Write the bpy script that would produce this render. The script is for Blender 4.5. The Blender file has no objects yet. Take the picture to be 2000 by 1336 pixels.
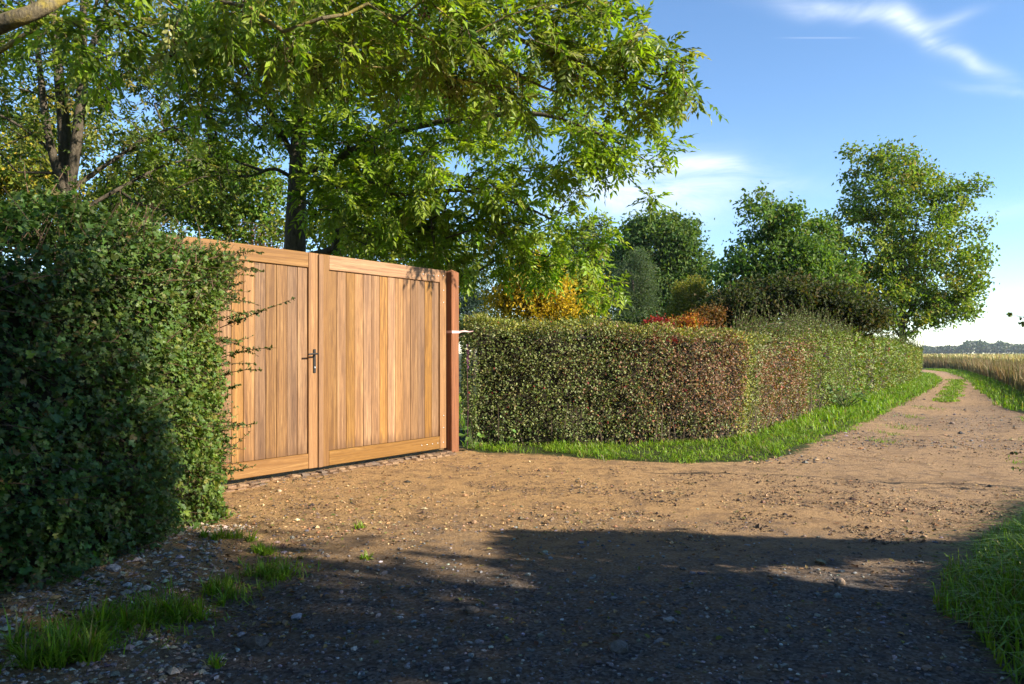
import bpy, math
import numpy as np

# ------------------------------------------------------------------ camera, sky, sun, exposure
sc = bpy.context.scene
COL = sc.collection
F, CH, HY = 1500.0, 1.15, 690.0            # focal length in photo pixels, eye height, horizon row
cam_d = bpy.data.cameras.new('camera'); cam = bpy.data.objects.new('camera', cam_d); COL.objects.link(cam)
cam_d.sensor_width = 36.0; cam_d.lens = 27.0; cam_d.shift_y = 22.0/2000.0
cam_d.clip_start = 0.05; cam_d.clip_end = 9000.0
cam.location = (0, 0, CH); cam.rotation_euler = (math.radians(90), 0, 0)
sc.camera = cam

SUN_EL = math.radians(27.0)
SUN_H = np.array([0.92, -0.39])          # horizontal direction towards the sun
SUN_H = SUN_H/np.linalg.norm(SUN_H)
TOSUN = np.array([SUN_H[0]*math.cos(SUN_EL), SUN_H[1]*math.cos(SUN_EL), math.sin(SUN_EL)])
SUN_ROT = math.atan2(SUN_H[0], SUN_H[1])   # clockwise from +Y

sun_d = bpy.data.lights.new('sun', 'SUN'); sun = bpy.data.objects.new('sun', sun_d); COL.objects.link(sun)
sun_d.energy = 5.0; sun_d.angle = math.radians(0.53); sun_d.color = (1.0, 0.90, 0.74)
from mathutils import Vector
sun.rotation_euler = Vector(tuple(-TOSUN)).to_track_quat('-Z', 'Y').to_euler()
sun.location = (20, -5, 15)

sc.view_settings.view_transform = 'Standard'; sc.view_settings.look = 'None'
sc.view_settings.exposure = 1.3; sc.view_settings.gamma = 1.0
sc.view_settings.use_curve_mapping = False
sc.render.engine = 'CYCLES'
sc.cycles.caustics_reflective = False; sc.cycles.caustics_refractive = False; sc.cycles.adaptive_threshold = 0.015
sc.cycles.max_bounces = 4; sc.cycles.diffuse_bounces = 2; sc.cycles.glossy_bounces = 2
sc.cycles.transmission_bounces = 2; sc.cycles.transparent_max_bounces = 4

world = bpy.data.worlds.new('World'); sc.world = world; world.use_nodes = True
def world_sky():
    nt = world.node_tree; nt.nodes.clear(); N = nt.nodes; L = nt.links
    out = N.new('ShaderNodeOutputWorld'); bg = N.new('ShaderNodeBackground')
    sky = N.new('ShaderNodeTexSky'); sky.sky_type = 'NISHITA'; sky.sun_disc = False
    sky.sun_elevation = SUN_EL; sky.sun_rotation = SUN_ROT
    sky.altitude = 900; sky.air_density = 0.95; sky.dust_density = 0.0; sky.ozone_density = 2.4
    tc = N.new('ShaderNodeTexCoord'); sep = N.new('ShaderNodeSeparateXYZ'); L.new(tc.outputs['Generated'], sep.inputs[0])
    def M(op, a, b=None, c=None, clamp=False):
        n = N.new('ShaderNodeMath'); n.operation = op; n.use_clamp = clamp
        for i, v in enumerate((a, b, c)):
            if v is None: continue
            if isinstance(v, (int, float)): n.inputs[i].default_value = v
            else: L.new(v, n.inputs[i])
        return n.outputs[0]
    x, y, z = sep.outputs
    # cirrus banks: elongated patches on the dome, torn by the same noise
    yy = M('MAXIMUM', y, 0.05); u = M('DIVIDE', x, yy); v = M('DIVIDE', z, yy)
    n2 = N.new('ShaderNodeTexNoise'); L.new(tc.outputs['Generated'], n2.inputs['Vector'])
    n2.inputs['Scale'].default_value = 7.0; n2.inputs['Detail'].default_value = 2; n2.inputs['Roughness'].default_value = 0.6
    s2 = N.new('ShaderNodeSeparateColor'); L.new(n2.outputs['Color'], s2.inputs[0])
    uw = M('ADD', u, M('MULTIPLY', M('SUBTRACT', s2.outputs[0], 0.5), 0.085)); vw = M('ADD', v, M('MULTIPLY', M('SUBTRACT', s2.outputs[1], 0.5), 0.05))
    def bank(cx, cy, rx, ry, ang, gain):
        # centre and radii in photo pixels on the plane one focal length ahead
        cu, cv = (cx-1000)/F, (HY-cy)/F; a = math.radians(ang)
        du = M('SUBTRACT', uw, cu); dv = M('SUBTRACT', vw, cv)
        p = M('ADD', M('MULTIPLY', du, math.cos(a)), M('MULTIPLY', dv, math.sin(a)))
        q = M('SUBTRACT', M('MULTIPLY', dv, math.cos(a)), M('MULTIPLY', du, math.sin(a)))
        e = M('ADD', M('POWER', M('ABSOLUTE', M('MULTIPLY', p, F/rx)), 2.0), M('POWER', M('ABSOLUTE', M('MULTIPLY', q, F/ry)), 2.0))
        return M('MULTIPLY', M('EXPONENT', M('MULTIPLY', e, -1.0)), gain)
    acc = None
    for b in [(1650, 22, 130, 20, -9, .7), (1790, 62, 70, 24, -28, .6), (1890, 115, 90, 16, -26, .5), (1840, 45, 70, 12, 18, .3), (1960, 180, 70, 10, -8, .35), (1310, 370, 200, 60, 3, .62), (1230, 400, 160, 45, 0, .4), (1400, 330, 130, 17, -9, .6), (1950, 420, 120, 22, 5, .2)]:
        e = bank(*b); acc = e if acc is None else M('ADD', acc, e)
    n3 = N.new('ShaderNodeTexNoise'); mp3 = N.new('ShaderNodeMapping'); L.new(tc.outputs['Generated'], mp3.inputs[0]); L.new(mp3.outputs[0], n3.inputs['Vector'])
    mp3.inputs['Scale'].default_value = (5, 5, 17); n3.inputs['Scale'].default_value = 1.6; n3.inputs['Detail'].default_value = 5; n3.inputs['Roughness'].default_value = .65; n3.inputs['Distortion'].default_value = .7
    tear = M('MULTIPLY', M('SUBTRACT', n3.outputs[0], 0.24), 2.1, clamp=True)
    front = M('GREATER_THAN', y, 0.05)
    acc = M('MULTIPLY', M('MULTIPLY', acc, tear), front)
    # contrail
    cu0, cv0 = (1600-1000)/F, (HY-74)/F
    e = M('ADD', M('POWER', M('ABSOLUTE', M('MULTIPLY', M('SUBTRACT', u, cu0), F/70)), 4.0), M('POWER', M('ABSOLUTE', M('MULTIPLY', M('SUBTRACT', v, cv0), F/1.5)), 2.0))
    trail = M('MULTIPLY', M('MULTIPLY', M('EXPONENT', M('MULTIPLY', e, -1.0)), 0.13), front)
    up = M('MULTIPLY', M('ADD', z, 0.02), 9.0, clamp=True)
    fac = M('MULTIPLY', M('ADD', acc, trail, clamp=True), up)
    mix = N.new('ShaderNodeMix'); mix.data_type = 'RGBA'
    hsv = N.new('ShaderNodeHueSaturation'); hsv.inputs['Saturation'].default_value = 1.08; L.new(sky.outputs[0], hsv.inputs['Color'])
    L.new(fac, mix.inputs[0]); L.new(hsv.outputs[0], mix.inputs[6]); mix.inputs[7].default_value = (5.2, 5.5, 5.9, 1)
    L.new(mix.outputs[2], bg.inputs['Color']); bg.inputs['Strength'].default_value = SKY_STRENGTH
    L.new(bg.outputs[0], out.inputs[0])
SKY_STRENGTH = 0.11
world_sky()

# ------------------------------------------------------------------ helpers
rng = np.random.default_rng(11)
def P(px, py, d): return np.array([(px-1000)/F*d, d, CH+(HY-py)/F*d])
def G(px, py):
    d = CH*F/(py-HY); return np.array([(px-1000)/F*d, d, 0.0])
def nrm(v): return v/np.maximum(np.linalg.norm(v, axis=-1, keepdims=True), 1e-9)
_wk = np.random.default_rng(5).normal(size=(40, 3)); _wp = np.random.default_rng(6).uniform(0, 6.28, 40)
def wob(p, freq=1.0, k0=0, n=8):
    p = np.asarray(p); s = 0
    for i in range(n): s = s+np.sin((p@_wk[(k0+i) % 40])*freq*(1+.35*i)+_wp[(k0+i) % 40])/(1+.35*i)
    return s/2.2

def tag(o, label=None, cat=None, group=None, kind=None):
    if label: o['label'] = label
    if cat: o['category'] = cat
    if group: o['group'] = group
    if kind: o['kind'] = kind
    return o
def empty(name, loc=(0, 0, 0), rz=0.0):
    o = bpy.data.objects.new(name, None); COL.objects.link(o); o.location = loc; o.rotation_euler = (0, 0, rz); o.empty_display_size = .1
    return o
def link(name, me, parent=None):
    o = bpy.data.objects.new(name, me); COL.objects.link(o)
    if parent is not None:
        o.parent = parent
    return o
def mesh(name, V, Fs, mat, col=None, smooth=False, vcol=None):
    """Fs: list of (m,k) index arrays. col: per-face colours in the same order, vcol: per-vertex colours"""
    if isinstance(Fs, np.ndarray): Fs = [Fs]
    me = bpy.data.meshes.new(name)
    V = np.asarray(V, np.float32); me.vertices.add(len(V)); me.vertices.foreach_set('co', V.ravel())
    nl = sum(f.size for f in Fs); nf = sum(len(f) for f in Fs)
    me.loops.add(nl); me.loops.foreach_set('vertex_index', np.concatenate([f.ravel() for f in Fs]).astype(np.int32))
    me.polygons.add(nf)
    tot = np.concatenate([np.full(len(f), f.shape[1]) for f in Fs]).astype(np.int32)
    st = np.concatenate([[0], np.cumsum(tot)[:-1]]).astype(np.int32)
    me.polygons.foreach_set('loop_start', st)
    try: me.polygons.foreach_set('loop_total', tot)
    except Exception: pass
    me.polygons.foreach_set('use_smooth', np.full(nf, smooth, bool))
    if col is not None:
        a = me.attributes.new('col', 'FLOAT_COLOR', 'FACE'); c = np.ones((nf, 4), np.float32); c[:, :3] = col; a.data.foreach_set('color', c.ravel())
    if vcol is not None:
        a = me.attributes.new('col', 'FLOAT_COLOR', 'POINT'); c = np.ones((len(V), 4), np.float32); c[:, :3] = vcol; a.data.foreach_set('color', c.ravel())
    me.materials.append(mat); me.update(calc_edges=True)
    return me
class Bag:
    def __init__(s): s.V = []; s.F = {}; s.C = {}; s.n = 0
    def add(s, V, Fc, C=None):
        V = np.asarray(V, float); Fc = np.asarray(Fc)
        k = Fc.shape[1]; s.V.append(V); s.F.setdefault(k, []).append(Fc+s.n); s.n += len(V)
        if C is None: C = np.full((len(Fc), 3), .5)
        C = np.broadcast_to(np.asarray(C, float), (len(Fc), 3)); s.C.setdefault(k, []).append(C)
    def box(s, a, b, C=None):
        x0, y0, z0 = a; x1, y1, z1 = b
        V = [(x0,y0,z0),(x1,y0,z0),(x1,y1,z0),(x0,y1,z0),(x0,y0,z1),(x1,y0,z1),(x1,y1,z1),(x0,y1,z1)]
        s.add(V, [(0,3,2,1),(4,5,6,7),(0,1,5,4),(1,2,6,5),(2,3,7,6),(3,0,4,7)], C)
    def mesh(s, name, mat, smooth=False):
        ks = list(s.F); Fs = [np.concatenate(s.F[k]) for k in ks]; C = np.concatenate([np.concatenate(s.C[k]) for k in ks])
        return mesh(name, np.concatenate(s.V), Fs, mat, C, smooth)

def bevel_box(a, b, w):
    """box with chamfered edges: 24 vertices"""
    import bmesh
    bm = bmesh.new(); bmesh.ops.create_cube(bm, size=1.0)
    a = np.array(a, float); b = np.array(b, float)
    for v in bm.verts: v.co = Vector(tuple((a+b)/2+np.array(v.co)*(b-a)))
    bmesh.ops.bevel(bm, geom=list(bm.edges), offset=w, segments=1, affect='EDGES', profile=.5)
    bmesh.ops.recalc_face_normals(bm, faces=bm.faces)
    V = np.array([v.co[:] for v in bm.verts]); bm.verts.index_update()
    Fq = {}
    for f in bm.faces: Fq.setdefault(len(f.verts), []).append([v.index for v in f.verts])
    bm.free()
    return V, [np.array(Fq[k]) for k in Fq]

# leaf outlines: x along the leaf 0..1, y across, z fold
LEAF2 = (np.array([(0,0,0),(.42,.5,.10),(1,0,-.06),(.42,-.5,.10)]), np.array([(0,2,1),(0,3,2)]))
LEAF4 = (np.array([(0,0,0),(.32,.5,.12),(.72,.36,.08),(1,0,-.1),(.72,-.36,.08),(.32,-.5,.12),(.5,0,.02)]),
         np.array([(0,6,1),(1,6,2),(2,6,3),(3,6,4),(4,6,5),(5,6,0)]))
LEAFLET = (np.array([(0,0,0),(.4,.5,.07),(1,0,-.12),(.4,-.5,.07),(.45,0,.0)]), np.array([(0,4,1),(1,4,2),(2,4,3),(3,4,0)]))
LOBED = (np.array([(0,0,0),(.36,.54,.10),(.52,.18,.03),(.82,.33,.06),(1,0,-.10),(.82,-.33,.06),(.52,-.18,.03),(.36,-.54,.10)]), np.array([(0,2,1),(0,6,2),(0,7,6),(2,4,3),(2,6,4),(6,5,4)]))
def leaves(T, pos, X, N, Ln, Wd):
    TV, TF = T; n = len(pos); X = nrm(X); Y = nrm(np.cross(N, X)); Z = np.cross(X, Y)
    Ln = np.broadcast_to(Ln, n)[:, None, None]; Wd = np.broadcast_to(Wd, n)[:, None, None]
    V = pos[:, None, :]+Ln*TV[None, :, 0:1]*X[:, None, :]+Wd*TV[None, :, 1:2]*Y[:, None, :]+Ln*TV[None, :, 2:3]*Z[:, None, :]
    k = len(TV); Fc = (TF[None]+(np.arange(n)*k)[:, None, None]).reshape(-1, TF.shape[1])
    return V.reshape(-1, 3), Fc
def palette(n, cols, w=None, jit=.18, r=None):
    r = r or rng
    cols = np.array(cols, float); i = r.choice(len(cols), n, p=None if w is None else np.array(w)/np.sum(w))
    c = cols[i]*(1+r.normal(0, jit, (n, 1)))*(1+r.normal(0, jit*.35, (n, 3)))
    return np.clip(c, .004, .9)
def rnd_dirs(n, r=None): return nrm((r or rng).normal(size=(n, 3)))

def tubes(p0, p1, r0, r1, k=5):
    n = len(p0); d = nrm(p1-p0); ref = np.where(np.abs(d[:, 2:3]) > .9, [[1., 0, 0]], [[0, 0, 1.]])
    a = nrm(np.cross(d, ref)); b = np.cross(d, a); t = np.arange(k)*2*math.pi/k
    ring = np.cos(t)[None, :, None]*a[:, None]+np.sin(t)[None, :, None]*b[:, None]
    V = np.concatenate([p0[:, None]+ring*np.asarray(r0)[:, None, None], p1[:, None]+ring*np.asarray(r1)[:, None, None]], 1).reshape(-1, 3)
    i = np.arange(k); q = np.stack([i, (i+1) % k, (i+1) % k+k, i+k], 1)
    return V, (q[None]+(np.arange(n)*2*k)[:, None, None]).reshape(-1, 4)
def path_tube(pts, rad, k=8):
    """one smooth tube along a polyline with shared rings"""
    pts = np.asarray(pts, float); n = len(pts); rad = np.broadcast_to(rad, n)
    d = np.gradient(pts, axis=0); d = nrm(d); a = nrm(np.cross(d, [[.31, .2, .93]] if abs(d[0, 2]) < .9 else [[1., .1, 0]])); b = np.cross(d, a)
    t = np.arange(k)*2*math.pi/k
    V = (pts[:, None]+(np.cos(t)[None, :, None]*a[:, None]+np.sin(t)[None, :, None]*b[:, None])*rad[:, None, None]).reshape(-1, 3)
    i = np.arange(k); q = np.stack([i, (i+1) % k, (i+1) % k+k, i+k], 1)
    return V, (q[None]+(np.arange(n-1)*k)[:, None, None]).reshape(-1, 4)
def smooth_path(pts, per=6):
    pts = np.asarray(pts, float); out = []
    n = len(pts)
    for i in range(n-1):
        p0, p1, p2, p3 = pts[max(i-1, 0)], pts[i], pts[i+1], pts[min(i+2, n-1)]
        for t in np.linspace(0, 1, per, endpoint=False):
            out.append(.5*((2*p1)+(-p0+p2)*t+(2*p0-5*p1+4*p2-p3)*t*t+(-p0+3*p1-3*p2+p3)*t**3))
    out.append(pts[-1]); return np.array(out)

# ------------------------------------------------------------------ materials
def new_mat(name):
    m = bpy.data.materials.new(name); m.use_nodes = True; nt = m.node_tree; nt.nodes.clear()
    o = nt.nodes.new('ShaderNodeOutputMaterial'); return m, nt.nodes, nt.links, o
def leaf_mat(name, trans=.35, rough=.42, tint=(1.25, 1.35, .55), spec=.5):
    m, N, L, o = new_mat(name)
    at = N.new('ShaderNodeAttribute'); at.attribute_name = 'col'
    p = N.new('ShaderNodeBsdfPrincipled'); p.inputs['Roughness'].default_value = rough; p.inputs['Specular IOR Level'].default_value = spec
    L.new(at.outputs['Color'], p.inputs['Base Color'])
    t = N.new('ShaderNodeBsdfTranslucent'); mu = N.new('ShaderNodeMix'); mu.data_type = 'RGBA'; mu.blend_type = 'MULTIPLY'; mu.inputs[0].default_value = 1
    L.new(at.outputs['Color'], mu.inputs[6]); mu.inputs[7].default_value = (*tint, 1); L.new(mu.outputs[2], t.inputs['Color'])
    mx = N.new('ShaderNodeMixShader'); mx.inputs[0].default_value = trans
    L.new(p.outputs[0], mx.inputs[1]); L.new(t.outputs[0], mx.inputs[2]); L.new(mx.outputs[0], o.inputs[0])
    return m
def ramp(N, L, src, stops):
    r = N.new('ShaderNodeValToRGB'); L.new(src, r.inputs[0])
    while len(r.color_ramp.elements) < len(stops): r.color_ramp.elements.new(.5)
    for e, (p, c) in zip(r.color_ramp.elements, stops): e.position = p; e.color = (*c, 1)
    return r.outputs[0]
def noise(N, L, vec, scale, detail=4, rough=.55, dist=0.0):
    n = N.new('ShaderNodeTexNoise'); n.inputs['Scale'].default_value = scale; n.inputs['Detail'].default_value = detail
    n.inputs['Roughness'].default_value = rough; n.inputs['Distortion'].default_value = dist
    if vec is not None: L.new(vec, n.inputs['Vector'])
    return n
def mixc(N, L, fac, a, b, mode='MIX'):
    m = N.new('ShaderNodeMix'); m.data_type = 'RGBA'; m.blend_type = mode
    for i, v in ((0, fac), (6, a), (7, b)):
        if isinstance(v, (int, float)): m.inputs[i].default_value = v
        elif isinstance(v, tuple): m.inputs[i].default_value = (*v, 1)
        else: L.new(v, m.inputs[i])
    return m.outputs[2]
def mth(N, L, op, a, b=None, clamp=False):
    n = N.new('ShaderNodeMath'); n.operation = op; n.use_clamp = clamp
    for i, v in enumerate((a, b)):
        if v is None: continue
        if isinstance(v, (int, float)): n.inputs[i].default_value = v
        else: L.new(v, n.inputs[i])
    return n.outputs[0]
def bump(N, L, h, dist, strength=1.0):
    b = N.new('ShaderNodeBump'); b.inputs['Distance'].default_value = dist; b.inputs['Strength'].default_value = strength
    L.new(h, b.inputs['Height']); return b.outputs[0]

def ground_mat():
    m, N, L, o = new_mat('ground_earth')
    at = N.new('ShaderNodeAttribute'); at.attribute_name = 'col'
    sp = N.new('ShaderNodeSeparateColor'); L.new(at.outputs['Color'], sp.inputs[0])
    geo = N.new('ShaderNodeNewGeometry'); pos = geo.outputs['Position']
    big = noise(N, L, pos, .9, 5, .6); mid = noise(N, L, pos, 7, 6, .65); fine = noise(N, L, pos, 55, 5, .7); grit = noise(N, L, pos, 220, 3, .7)
    v = N.new('ShaderNodeTexVoronoi'); v.inputs['Scale'].default_value = 75; L.new(pos, v.inputs['Vector'])
    sand = ramp(N, L, fine.outputs[0], [(.25, (.30, .165, .065)), (.5, (.56, .335, .145)), (.75, (.68, .44, .21))])
    sand = mixc(N, L, mth(N, L, 'MULTIPLY', mth(N, L, 'SUBTRACT', mid.outputs[0], .5, True), 4.0, True), sand, (.27, .155, .07))
    grav = ramp(N, L, v.outputs['Color'], [(.1, (.04, .039, .042)), (.5, (.11, .105, .105)), (.9, (.23, .22, .21))])  # grey gravel, toned darker to deepen the shaded foreground
    track = ramp(N, L, fine.outputs[0], [(.25, (.25, .15, .08)), (.5, (.50, .32, .17)), (.78, (.64, .44, .26))])
    track = mixc(N, L, mth(N, L, 'MULTIPLY', mth(N, L, 'SUBTRACT', mid.outputs[0], .52, True), 4.0, True), track, (.17, .115, .08))
    base = mixc(N, L, sp.outputs[2], sand, track)
    blot = noise(N, L, pos, 2.4, 9, .72)
    base = mixc(N, L, mth(N, L, 'MULTIPLY', mth(N, L, 'SUBTRACT', blot.outputs[0], .50, True), 4.5, True), base, (.24, .15, .085))
    gm = mth(N, L, 'ADD', sp.outputs[1], mth(N, L, 'MULTIPLY', mth(N, L, 'SUBTRACT', mid.outputs[0], .5), 1.1), True)
    base = mixc(N, L, gm, base, grav)
    soil = ramp(N, L, mid.outputs[0], [(.3, (.035, .04, .014)), (.6, (.065, .085, .02)), (.8, (.10, .085, .04))])
    sm = mth(N, L, 'MULTIPLY', mth(N, L, 'ADD', mth(N, L, 'SUBTRACT', sp.outputs[0], .5), mth(N, L, 'MULTIPLY', mth(N, L, 'SUBTRACT', mid.outputs[0], .5), .9)), 4.0)
    base = mixc(N, L, mth(N, L, 'ADD', sm, .5, True), base, soil)
    base = mixc(N, L, mth(N, L, 'MULTIPLY', big.outputs[0], .35), base, (.62, .6, .58), 'MULTIPLY')
    p = N.new('ShaderNodeBsdfPrincipled'); p.inputs['Roughness'].default_value = .93; p.inputs['Specular IOR Level'].default_value = .2
    L.new(base, p.inputs['Base Color'])
    h = mth(N, L, 'ADD', mth(N, L, 'MULTIPLY', fine.outputs[0], .7), mth(N, L, 'ADD', mth(N, L, 'MULTIPLY', grit.outputs[0], .28), mth(N, L, 'MULTIPLY', mid.outputs[0], 1.8)))
    L.new(bump(N, L, h, .05, 1.0), p.inputs['Normal']); L.new(p.outputs[0], o.inputs[0])
    return m
def wood_mat(name, light, mid_, dark, horiz=False, stain=True, H=1.8):
    m, N, L, o = new_mat(name)
    tc = N.new('ShaderNodeTexCoord'); oi = N.new('ShaderNodeObjectInfo')
    mp = N.new('ShaderNodeMapping'); L.new(tc.outputs['Object'], mp.inputs[0])
    cb = N.new('ShaderNodeCombineXYZ'); L.new(mth(N, L, 'MULTIPLY', oi.outputs['Random'], 37.0), cb.inputs[0]); L.new(mth(N, L, 'MULTIPLY', oi.outputs['Random'], 91.0), cb.inputs[2])
    L.new(cb.outputs[0], mp.inputs['Location'])
    mp.inputs['Scale'].default_value = (.8, 26, 26) if horiz else (26, 26, .8)
    w = noise(N, L, mp.outputs[0], 1.0, 5, .55, 1.2)
    mp2 = N.new('ShaderNodeMapping'); L.new(mp.outputs[0], mp2.inputs[0]); mp2.inputs['Scale'].default_value = (5, 5, 5)
    fine = noise(N, L, mp2.outputs[0], 2.2, 4, .65)
    # rings: bands of the slow noise make cathedral figure
    band = mth(N, L, 'FRACT', mth(N, L, 'MULTIPLY', w.outputs[0], 7.0)); tri = mth(N, L, 'ABSOLUTE', mth(N, L, 'SUBTRACT', band, .5))
    c = ramp(N, L, w.outputs[0], [(.28, dark), (.48, mid_), (.70, light)])
    c = mixc(N, L, mth(N, L, 'MULTIPLY', tri, 1.1, True), c, tuple(np.array(dark)*.9))
    c = mixc(N, L, mth(N, L, 'MULTIPLY', mth(N, L, 'SUBTRACT', fine.outputs[0], .45, True), 2.2, True), c, tuple(np.array(dark)*.75))
    hs = N.new('ShaderNodeHueSaturation'); L.new(c, hs.inputs['Color'])
    r2 = mth(N, L, 'FRACT', mth(N, L, 'MULTIPLY', oi.outputs['Random'], 7.31))
    L.new(mth(N, L, 'ADD', .72, mth(N, L, 'MULTIPLY', oi.outputs['Random'], .5)), hs.inputs['Value'])
    L.new(mth(N, L, 'ADD', .497, mth(N, L, 'MULTIPLY', r2, .007)), hs.inputs['Hue']); L.new(mth(N, L, 'ADD', .85, mth(N, L, 'MULTIPLY', r2, .25)), hs.inputs['Saturation'])
    c = hs.outputs[0]
    if stain:    # water marks rising from the bottom rail
        sx = N.new('ShaderNodeSeparateXYZ'); L.new(tc.outputs['Object'], sx.inputs[0])
        ns = noise(N, L, mp.outputs[0], 2.3, 3, .5)
        lim = mth(N, L, 'MULTIPLY', mth(N, L, 'ADD', ns.outputs[0], -.25), .36)
        f = mth(N, L, 'MULTIPLY', mth(N, L, 'SUBTRACT', lim, sx.outputs[2]), 14.0, True)
        c = mixc(N, L, mth(N, L, 'MULTIPLY', f, .62), c, (.10, .05, .022))
    p = N.new('ShaderNodeBsdfPrincipled'); p.inputs['Roughness'].default_value = .55; p.inputs['Specular IOR Level'].default_value = .3; L.new(c, p.inputs['Base Color'])
    L.new(bump(N, L, mth(N, L, 'ADD', fine.outputs[0], tri), .0015, .6), p.inputs['Normal']); L.new(p.outputs[0], o.inputs[0])
    return m
def simple_mat(name, col, rough=.7, metal=0., nscale=0, var=.25, bmp=0., spec=.4, stretch=(1, 1, 1)):
    m, N, L, o = new_mat(name)
    p = N.new('ShaderNodeBsdfPrincipled'); p.inputs['Roughness'].default_value = rough; p.inputs['Metallic'].default_value = metal; p.inputs['Specular IOR Level'].default_value = spec
    if nscale:
        tc = N.new('ShaderNodeTexCoord'); mp = N.new('ShaderNodeMapping'); L.new(tc.outputs['Object'], mp.inputs[0]); mp.inputs['Scale'].default_value = stretch
        n = noise(N, L, mp.outputs[0], nscale, 5, .65)
        a = np.array(col); L.new(ramp(N, L, n.outputs[0], [(.25, tuple(a*(1-var))), (.75, tuple(np.minimum(a*(1+var), 1)))]), p.inputs['Base Color'])
        if bmp: L.new(bump(N, L, n.outputs[0], bmp), p.inputs['Normal'])
    else: p.inputs['Base Color'].default_value = (*col, 1)
    L.new(p.outputs[0], o.inputs[0]); return m
def attr_mat(name, rough=.85, nscale=0):
    m, N, L, o = new_mat(name)
    at = N.new('ShaderNodeAttribute'); at.attribute_name = 'col'; p = N.new('ShaderNodeBsdfPrincipled'); p.inputs['Roughness'].default_value = rough; p.inputs['Specular IOR Level'].default_value = .3
    c = at.outputs['Color']
    if nscale:
        geo = N.new('ShaderNodeNewGeometry'); n = noise(N, L, geo.outputs['Position'], nscale, 4, .7)
        c = mixc(N, L, 1.0, c, ramp(N, L, n.outputs[0], [(.3, (.55, .55, .55)), (.7, (1.3, 1.3, 1.3))]), 'MULTIPLY'); L.new(bump(N, L, n.outputs[0], .01), p.inputs['Normal'])
    L.new(c, p.inputs['Base Color']); L.new(p.outputs[0], o.inputs[0]); return m
def bark_mat(name, a, b, sun_tint=None):
    m, N, L, o = new_mat(name)
    geo = N.new('ShaderNodeNewGeometry'); mp = N.new('ShaderNodeMapping'); L.new(geo.outputs['Position'], mp.inputs[0]); mp.inputs['Scale'].default_value = (1, 1, .35)
    n = noise(N, L, mp.outputs[0], 26, 6, .7); c = ramp(N, L, n.outputs[0], [(.3, a), (.7, b)])
    if sun_tint:
        n2 = noise(N, L, geo.outputs['Position'], 6, 5, .7); c = mixc(N, L, mth(N, L, 'MULTIPLY', mth(N, L, 'SUBTRACT', n2.outputs[0], .46, True), 6, True), c, sun_tint)  # yellow patches put a sunlit tint into the bark colour
    p = N.new('ShaderNodeBsdfPrincipled'); p.inputs['Roughness'].default_value = .9; p.inputs['Specular IOR Level'].default_value = .2
    L.new(c, p.inputs['Base Color']); L.new(bump(N, L, n.outputs[0], .03), p.inputs['Normal']); L.new(p.outputs[0], o.inputs[0]); return m

M_ground = ground_mat()
M_leaf = leaf_mat('leaf_soft', .32, .5, spec=.35); M_gloss = leaf_mat('leaf_glossy', .28, .5, (1.2, 1.3, .6), .4); M_ash = leaf_mat('leaf_ash', .46, .46, (1.4, 1.5, .45), .42)
M_crown = leaf_mat('leaf_crown', .4, .6, (1.3, 1.4, .5), .2)
M_grass = leaf_mat('grass_blade', .38, .5, (1.25, 1.45, .5), .35); M_dry = leaf_mat('dry_blade', .3, .7, (1.2, 1.1, .8), .2)
M_bark = bark_mat('bark_grey', (.045, .036, .026), (.15, .125, .09)); M_bark_l = bark_mat('bark_sunlit_yellow', (.07, .055, .035), (.22, .18, .11), (.32, .25, .06))  # second bark carries the limb's sunlit yellow as colour
M_twig = attr_mat('twig_bark'); M_core = simple_mat('hedge_dark_core', (.03, .024, .014), .95, nscale=30, var=.5)  # M_core: dark fill standing in for shade inside the hedges
M_stone = attr_mat('stone', .88, 60)
M_plank = wood_mat('iroko_plank', (.42, .235, .085), (.285, .14, .045), (.12, .054, .019))
M_stile = wood_mat('iroko_stile', (.33, .178, .064), (.255, .125, .042), (.15, .068, .023), stain=False)
M_rail = wood_mat('iroko_rail', (.36, .20, .078), (.28, .142, .05), (.17, .078, .026), horiz=True, stain=False)
M_post = simple_mat('red_hardwood', (.20, .076, .031), .8, nscale=22, var=.75, bmp=.008, stretch=(3.4, 3.4, .07))
M_steel = simple_mat('steel_bolt', (.55, .55, .56), .35, .9); M_iron = simple_mat('black_iron', (.035, .033, .032), .45, .6, 40, .4)
M_tape = simple_mat('barrier_tape', (.62, .40, .38), .4, 0, 30, .15)

# ------------------------------------------------------------------ ground: one sheet to the horizon
DIRT = np.array([(-2.75, -8), (-2.6, 2.0), (-2.35, 3.3), (-2.2, 4.4), (-2.4, 6.3), (-3.2, 5.7), (-4.2, 7.2), (-1.5, 11.2), (-.62, 9.3), (-.35, 8.98), (.1, 8.82), (.56, 8.6), (1.1, 8.25), (1.57, 8.06), (2.1, 8.02), (2.67, 8.2), (4.01, 10.03), (6.01, 13.07), (9.2, 17.97),
                 (14.1, 25.7), (18.2, 32.5), (23.6, 43.1), (26.2, 49.3), (20, 54), (20, 57), (29.0, 53.9), (26.5, 46.6), (22.0, 37.5), (17.3, 28.75), (13.6, 22.1), (10.6, 16.6), (9.2, 13.6), (7.6, 10.8), (6.2, 8.8), (4.25, 6.0),
                 (3.6, 5.2), (2.95, 4.75), (2.34, 4.0), (1.95, 3.38), (1.75, 2.6), (1.7, 1), (1.7, -8)])
def seg_dist(p, poly, closed=True):
    d = np.full(len(p), 1e9); n = len(poly)
    for i in range(n if closed else n-1):
        a, b = poly[i], poly[(i+1) % n]; ab = b-a
        t = np.clip(((p-a)@ab)/(ab@ab), 0, 1); d = np.minimum(d, np.linalg.norm(p-(a+t[:, None]*ab), axis=1))
    return d
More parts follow.
